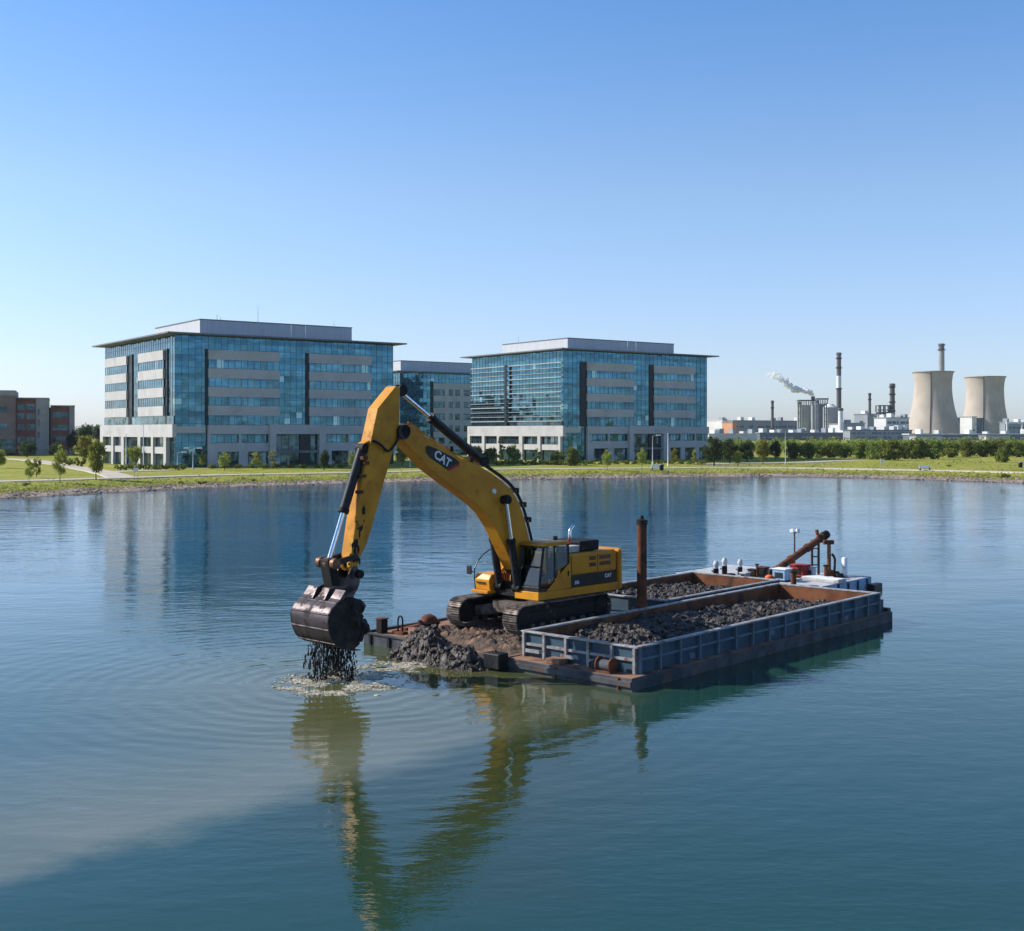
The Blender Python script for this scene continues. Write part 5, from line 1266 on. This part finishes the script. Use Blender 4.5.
# boom
TB = .33
boom_px = [(402.5, 424.4), (407, 423.8), (412, 426), (425, 436), (445.7, 449.3), (463, 459), (481, 467), (491, 472.8), (498.4, 478), (508.6, 486.6), (516.7, 497.6), (522.6, 512.3), (527, 528.4), (530.6, 543), (533, 560), (531, 573), (526, 578), (519, 575),
           (511, 561), (504.3, 546), (495.5, 527.5), (486.7, 513.7), (478, 505), (466, 496), (448.6, 483), (429.5, 468.3), (409, 446.4), (402.5, 439), (399.6, 433), (400, 427)]
bp = [E(x, y, TB) for x, y in boom_px]
boom = MB().prism(bp, -TB, TB).build('boom', YEL, ex, bevel=.025)
pan = [(425.6, 446.4), (428.8, 445.6), (438.3, 449.5), (454.5, 458), (459.3, 461.8), (459.2, 465.2), (449, 471), (446.4, 469), (430, 457.6), (425.6, 452)]
lp = MB().prism([E(x, y, TB + .012) for x, y in pan], TB + .002, TB + .010).build('logo_panel', BLK, boom)
redp = [(446.6, 469.2), (449, 471), (459.2, 465.2), (459.6, 462.4), (457.6, 463.6), (448.8, 468.6)]
MB().prism([E(x, y, TB + .014) for x, y in redp], TB + .011, TB + .014).build('red_edge', DECR, lp)
a_, b_ = E3(433.5, 452, TB + .016), E3(453, 466, TB + .016); xd = (b_ - a_).normalized(); yd = Vector((-xd.z, 0, xd.x)); yd = -yd if yd.z < 0 else yd
text_mesh('lettering', 'CAT', LETW, lp, E3(442.6, 459.0, TB + .016), xd, yd, .45, .004)
def pinp(px, py, t, r, l, name, mat, par):
    s, z = E(px, py, t); return MB().tube((s, t - l, z), (s, t + l, z), r, n=18).build(name, mat, par, smooth=40)
pinp(493.6, 491.3, TB, .10, .06, 'work_light', WHT, boom); pinp(505.7, 499.5, TB, .20, .10, 'pivot_boss', BLK, boom)
for sg in (1, -1):
    s, z = E(404.5, 431, TB); MB().tube((s, sg * TB, z), (s, sg * (TB + .09), z), .22, n=20).build('pivot_boss', DRK, boom, smooth=40)
m = MB()
for off, tt in ((.10, .12), (.16, .2), (.08, .28), (.12, -.1)):
    pts = [E3(x, y, tt) for x, y in [(478, 465), (484, 468), (491, 472.8), (498.4, 478), (508.6, 486.6), (516.7, 497.6), (522.6, 512.3), (527, 528.4), (531, 545)]]
    pts = [p + Vector((-.5, 0, .6)).normalized() * off for p in pts]; m.path(pts, .032, 6)
m.build('hydraulic_hose', RUBR, boom, smooth=180)
m = MB()
for tt, off in ((.18, .06), (.26, .05)):
    pts = [E3(x, y, tt) + Vector((0, 0, off)) for x, y in [(408, 424), (418, 430.5), (425, 436), (445.7, 449.3), (463, 459), (481, 467)]]; m.path(pts, .03, 6)
m.build('steel_pipe', YELD, boom, smooth=180)
for x, y in ((512, 491), (519.5, 505), (524.5, 520), (446, 449.5), (466, 460)):
    c = E3(x, y, 0); MB().box(c.x - .09, c.x + .06, -.1, .31, c.z - .07, c.z + .13).build('hose_clamp', DRK, boom)
# stick
TS = .28
stick_px = [(398.5, 386.2), (396.0, 386.2), (378, 408.3), (371.3, 439.5), (362.7, 480), (356, 521), (349.6, 567), (351.6, 571.5), (355.6, 571.5), (361, 556), (367, 543.6), (376, 514), (384, 482), (389, 466), (394.4, 447.5), (399.8, 422), (400.2, 390)]
sp_ = [E(x, y, TS) for x, y in stick_px]
stick = MB().prism(sp_, -TS, TS).build('stick', YELD, ex, bevel=.025)
s, z = E(402, 432, TS); MB().tube((s, -.42, z), (s, .42, z), .27, n=20).build('pivot_boss', BLK, stick, smooth=40)
s, z = E(399, 390, 0)
for y in (-.14, .14): MB().tube((s - .05, y - .05, z), (s - .05, y + .05, z), .20, n=16).build('cylinder_lug', DRK, stick, smooth=40)
MB().path([E3(372, 440, TS + .04), E3(380, 444, TS + .1), E3(388, 451, TS + .1), E3(394, 446, TS + .06), E3(399, 437, TS + .1)], .045, 8).build('hydraulic_hose', RUBR, stick, smooth=180)
m = MB()
for k in range(4):
    t_ = TS - .12 - k * .13
    m.path([E3(372 - k * .3, 440, t_) + Vector((.08, 0, .03)), E3(368, 455, t_) + Vector((.16, 0, 0)), E3(362.7, 480, t_) + Vector((.08, 0, 0)), E3(358.5, 505, t_) + Vector((.07, 0, 0)), E3(354, 540, t_) + Vector((.08, 0, 0))], .026, 6)
m.build('hose_run', PIN, stick, smooth=180)
for x, y in ((366, 463), (363, 476), (364.5, 458), (360, 492)):
    c = E3(x, y, TS); MB().box(c.x - .12, c.x + .1, TS - .14, TS + .05, c.z - .06, c.z + .06).build('hose_clamp', RUST, stick)
m = MB()
q = random.Random(3)
for i in range(46):
    y = q.uniform(508, 566); x = 362.5 - (y - 505) * .16 + q.gauss(0, 3.2)
    c = E3(x, y, TS); r = q.uniform(.02, .075)
    if y < 535 and q.random() < .5: continue
    m.blob((c.x, TS + .003, c.z), (r * q.uniform(.5, 1.3), .018, r * q.uniform(.8, 2.4)), i, 2, .6, 2.4)
m.build('caked_mud', MUDB, stick)
# cylinders
def cylinder(name, a, b, frac, rb, rr, par, cap=BLK):
    """barrel from a to the fraction, rod from there to b"""
    k = a.lerp(b, frac); d = (b - a).normalized()
    cy = MB().tube(a, k, rb, n=18).build(name, cap, par, smooth=40)
    MB().tube(k - d * .12, k + d * .04, rb * 1.16, n=18).build('gland', DRK, cy, smooth=40)
    MB().tube(k, b, rr, n=14).build('rod', CHRM, cy, smooth=40)
    for p in (a, b):
        MB().tube(p + Vector((0, -rb * 1.2, 0)), p + Vector((0, rb * 1.2, 0)), rb * 1.05, n=16).build('eye', DRK, cy, smooth=40)
    return cy
for t in (.50, -.50):
    a = E3(517.5, 588, .50); b = E3(505.7, 499.8, .50); a.y = b.y = t
    cylinder('boom_cylinder', a, b, .545, .155, .085, ex)
cylinder('stick_cylinder', E3(482, 463.5, 0) + Vector((0, 0, .1)), E3(399.5, 391.5, 0), .64, .17, .085, ex)
cylinder('bucket_cylinder', E3(364.5, 448, 0) + Vector((.1, 0, 0)), E3(328, 563, 0), .56, .17, .08, ex)
c = E3(364, 447, 0); MB().prism([(c.x - .6, c.z - .3), (c.x - .6, c.z + .45), (c.x + .12, c.z + .15), (c.x + .2, c.z - .1)], -.2, .2).build('cylinder_bracket', YELD, stick, bevel=.02)
# bucket linkage
def bar(p, q, w, t0, t1, name, mat, par):
    d = Vector((q[0] - p[0], 0, q[1] - p[1])).normalized(); n = Vector((-d.z, 0, d.x)) * w
    pl = [(p[0] + n.x - d.x * w, p[1] + n.z - d.z * w), (q[0] + n.x + d.x * w, q[1] + n.z + d.z * w), (q[0] - n.x + d.x * w, q[1] - n.z + d.z * w), (p[0] - n.x - d.x * w, p[1] - n.z - d.z * w)]
    return MB().prism(pl, t0, t1).build(name, mat, par, bevel=.03)
A1, A2, A3, A4 = E(328, 563, 0), E(354, 556.5, .3), E(333, 590, 0), E(352, 573, 0)
for sg in (-1, 1):
    bar(A1, A2, .10, sg * .36 - .05, sg * .36 + .05, 'tipping_link', BLK, ex)
bar(A1, A3, .17, -.26, .26, 'bucket_link', DRK, ex)
lk = MB().tube((A1[0], -.46, A1[1]), (A1[0], .46, A1[1]), .13, n=16).build('link_pin', PIN, ex, smooth=40)
for y in (-.40, 0, .40): MB().tube((A1[0], y - .09, A1[1]), (A1[0], y + .09, A1[1]), .19, n=16).build('collar', PIN, lk, smooth=40)
MB().tube((A4[0], -.5, A4[1]), (A4[0], .5, A4[1]), .15, n=16).build('hinge_pin', DRK, ex, smooth=40)
# bucket: curved back sheet, two side plates, ears, teeth, mud load
TBK = 1.05
back_px = [(352, 596.5), (346, 598.5), (341, 601), (336.5, 604), (332, 608.5), (329, 614), (327.6, 620), (328, 627), (329.6, 634), (332, 640), (336, 645.3), (342, 648), (349, 649.8), (354, 650)]
bk = [E(x, y, TBK) for x, y in back_px]
cen = (sum(p[0] for p in bk) / len(bk), sum(p[1] for p in bk) / len(bk))
inn = [(p[0] + (cen[0] - p[0]) * .06, p[1] + (cen[1] - p[1]) * .06) for p in bk]
bucket = MB().prism(bk + inn[::-1], -TBK, TBK).build('bucket', BKT, ex, smooth=40)
side = [E(x, y, TBK) for x, y in back_px + [(358, 642), (361, 630), (361.5, 613), (360.5, 600.5)]]
for sg in (-1, 1):
    t0 = sg * (TBK - .06); t1 = sg * (TBK + .025); MB().prism(side, min(t0, t1), max(t0, t1)).build('side_plate', BKTD, bucket, bevel=.01)
    MB().prism([side[i] for i in (-3, -4)] + [(side[-4][0] - .16, side[-4][1]), (side[-3][0] - .16, side[-3][1])], sg * TBK - .05, sg * TBK + .05).build('side_cutter', DRK, bucket)
for k in (.22, .40, .58, .76):
    i = k * (len(bk) - 1); j = int(i); p = (Vector((*bk[j], 0))).lerp(Vector((*bk[j + 1], 0)), i - j); d = Vector((p.x - cen[0], p.y - cen[1])).normalized()
    MB().tube((p.x + d.x * .0, -TBK, p.y + d.y * .0), (p.x, TBK, p.y), .035, n=8).build('wear_strip', BKT, bucket, smooth=40)
tip = Vector((bk[-1][0], 0, bk[-1][1])); td = (Vector((bk[-1][0], 0, bk[-1][1])) - Vector((bk[-2][0], 0, bk[-2][1]))).normalized()
for i in range(5):
    y = -TBK + .12 + i * (2 * TBK - .24) / 4
    m = MB(); n_ = Vector((-td.z, 0, td.x)) * .05; e_ = tip + td * .38
    m.add([tip - td * .12 + n_ + Vector((0, y - .08, 0)), tip - td * .12 + n_ + Vector((0, y + .08, 0)), tip - td * .12 - n_ + Vector((0, y + .08, 0)), tip - td * .12 - n_ + Vector((0, y - .08, 0)),
           e_ + n_ * .25 + Vector((0, y - .045, 0)), e_ + n_ * .25 + Vector((0, y + .045, 0)), e_ - n_ * .25 + Vector((0, y + .045, 0)), e_ - n_ * .25 + Vector((0, y - .045, 0))],
          [(0, 1, 2, 3), (4, 7, 6, 5), (0, 4, 5, 1), (1, 5, 6, 2), (2, 6, 7, 3), (3, 7, 4, 0)]); m.build('tooth', TRK, bucket)
e1 = [E(x, y, .3) for x, y in [(323, 600), (328, 589), (334, 586), (343, 586), (350, 568), (356, 566), (359, 574), (358, 585), (352, 597), (340, 603)]]
for y in (-.34, .34): MB().prism(e1, y - .045, y + .045).build('ear_plate', BKT, bucket, bevel=.015)
s, z = A3; MB().tube((s, -.42, z), (s, .42, z), .13, n=14).build('ear_pin', PIN, bucket, smooth=40)
top_a, top_b = E(315, 592, 0), E(352, 598, 0)
# plates running up the back of the bucket, folded outward
tp = bk[3]
for y0, y1 in ((-1.05, -.48), (-.26, .26), (.48, 1.05)):
    MB().prism([(bk[4][0] + .02, bk[4][1]), (bk[2][0] + .03, bk[2][1] + .05), (bk[0][0] + .25, bk[0][1] + .24), (bk[0][0] + .12, bk[0][1] + .08), (bk[3][0] - .02, bk[3][1] - .06)], y0, y1).build('back_plate', BKT, bucket, bevel=.02)
ml = MB(); q = random.Random(5); cc_ = E(352, 622, 0)
for i in range(44):
    px = q.uniform(345, 366); py = q.uniform(604, 640)
    if px > 361 and not 612 < py < 634: continue
    s, z = E(px, py, .9); ml.blob((s, q.uniform(-.9, .92), z), (q.uniform(.22, .36),) * 3, i * 2.1, 2, .5, 2.2)
for i in range(16):
    s, z = E(q.uniform(362, 371), q.uniform(615, 632), .8); ml.blob((s, q.uniform(-.6, .95), z), (q.uniform(.12, .24),) * 3, i * 3.7, 2, .6, 2.4)
ld = ml.build('mud_load', MUDB); ld.location = EB; ld.rotation_euler.z = math.pi + UA
tag(ld, 'black dripping mud held in the excavator bucket', 'mud load')

# ------------------------------------------------------------------ falling mud and splash
m = MB(); q = random.Random(8)
RU = Matrix.Rotation(math.pi + UA, 3, 'Z')
for px, n_ in [(311, 46), (315, 84), (319, 60), (323, 96), (327, 70), (331, 110), (335, 76), (339, 100), (343, 70), (348, 88), (352, 50)]:
    t0 = q.uniform(-.6, .9)
    for i in range(n_):
        py = 643 + 43 * (i + q.random()) / n_; s, z = E(px + q.gauss(0, 1.5), py, t0)
        w = EB + RU @ Vector((s, t0 + q.gauss(0, .15), z))
        if w.z < 0: w.z = q.uniform(0, .1)
        r = q.uniform(.008, .028) * (1.6 if q.random() < .1 else 1)
        if q.random() < .45:
            l = q.uniform(.08, .34); a0 = Vector((q.gauss(0, .02), q.gauss(0, .02), 0))
            m.path([w + Vector((0, 0, l * .5)), w + a0, w - Vector((0, 0, min(l * .5, w.z)))], [r * .35, r * .6, r * .8, r, r * 1.1, r * 1.2, r * 1.1, r * .9, r * .5], 5, 4)
        else: m.blob(w, (r, r, r * q.uniform(1, 2.5)), q.random() * 50, 1, .45)
    if n_ > 65:
        k0 = q.uniform(3, 8); pts = []
        for k in range(6):
            s, z = E(px + q.gauss(0, .35), 643 + k * k0, t0); pts.append(EB + RU @ Vector((s, t0, z)))
        m.path(pts, [max(.006, q.uniform(.012, .045) * (1 - k / 26)) for k in range(26)], 6, 4)
tag(m.build('falling_mud', MUDB, smooth=180), 'black mud streaming and dripping from the bucket into the water', 'falling mud', kind='stuff')
m = MB(); done = 0; i = 0
while done < 7500 and i < 60000:
    i += 1
    if q.random() < .62:
        a = q.uniform(0, 6.28); rr = abs(q.gauss(.75, .42)); px, py = 332 + 40 * rr * math.cos(a) * .95, 685 + 7.5 * rr * math.sin(a)
        if q.random() < .2: px, py = q.gauss(332, 17), q.gauss(684, 2.5)
    else: px = q.uniform(345, 428); py = 682 - (px - 345) * .26 + q.gauss(0, 5.5)
    p = G(px, py)
    if noise.noise(Vector((p.x * 1.1, p.y * 1.6, 3))) + .6 * noise.noise(Vector((p.x * 3.5, p.y * 5, 8))) < -.05 + .25 * q.random(): continue
    done += 1
    r = q.uniform(.008, .030) * (1.8 if q.random() < .06 else 1)
    if q.random() < .10 and abs(px - 332) < 34: m.blob((p.x, p.y, q.uniform(.03, .32) * q.random()), (r * .5, r * .5, r * .8), i * .37, 1, .5); continue
    m.blob((p.x, p.y, .002), (r * q.uniform(1, 3.2), r * q.uniform(.8, 1.6), r * q.uniform(.3, 1.5)), i * .37, 1, .5)
tag(m.build('splash_foam', FOAM), 'muddy pale foam and splashes on the water below the bucket', 'foam', kind='stuff')

# ------------------------------------------------------------------ air
hz = NT('hazy_air'); hz.t.nodes.remove(hz.b)
hv = hz.n('VolumePrincipled'); hv.inputs['Color'].default_value = (.80, .90, 1, 1); hv.inputs['Density'].default_value = .00004; hv.inputs['Anisotropy'].default_value = .1
hz.l(hv.outputs[0], hz.out.inputs['Volume'])
tag(MB().box(-8000, 8000, -600, 3000, -2, 150).build('haze', hz.m), 'thin blue haze over the lake and power station', 'haze', kind='stuff')
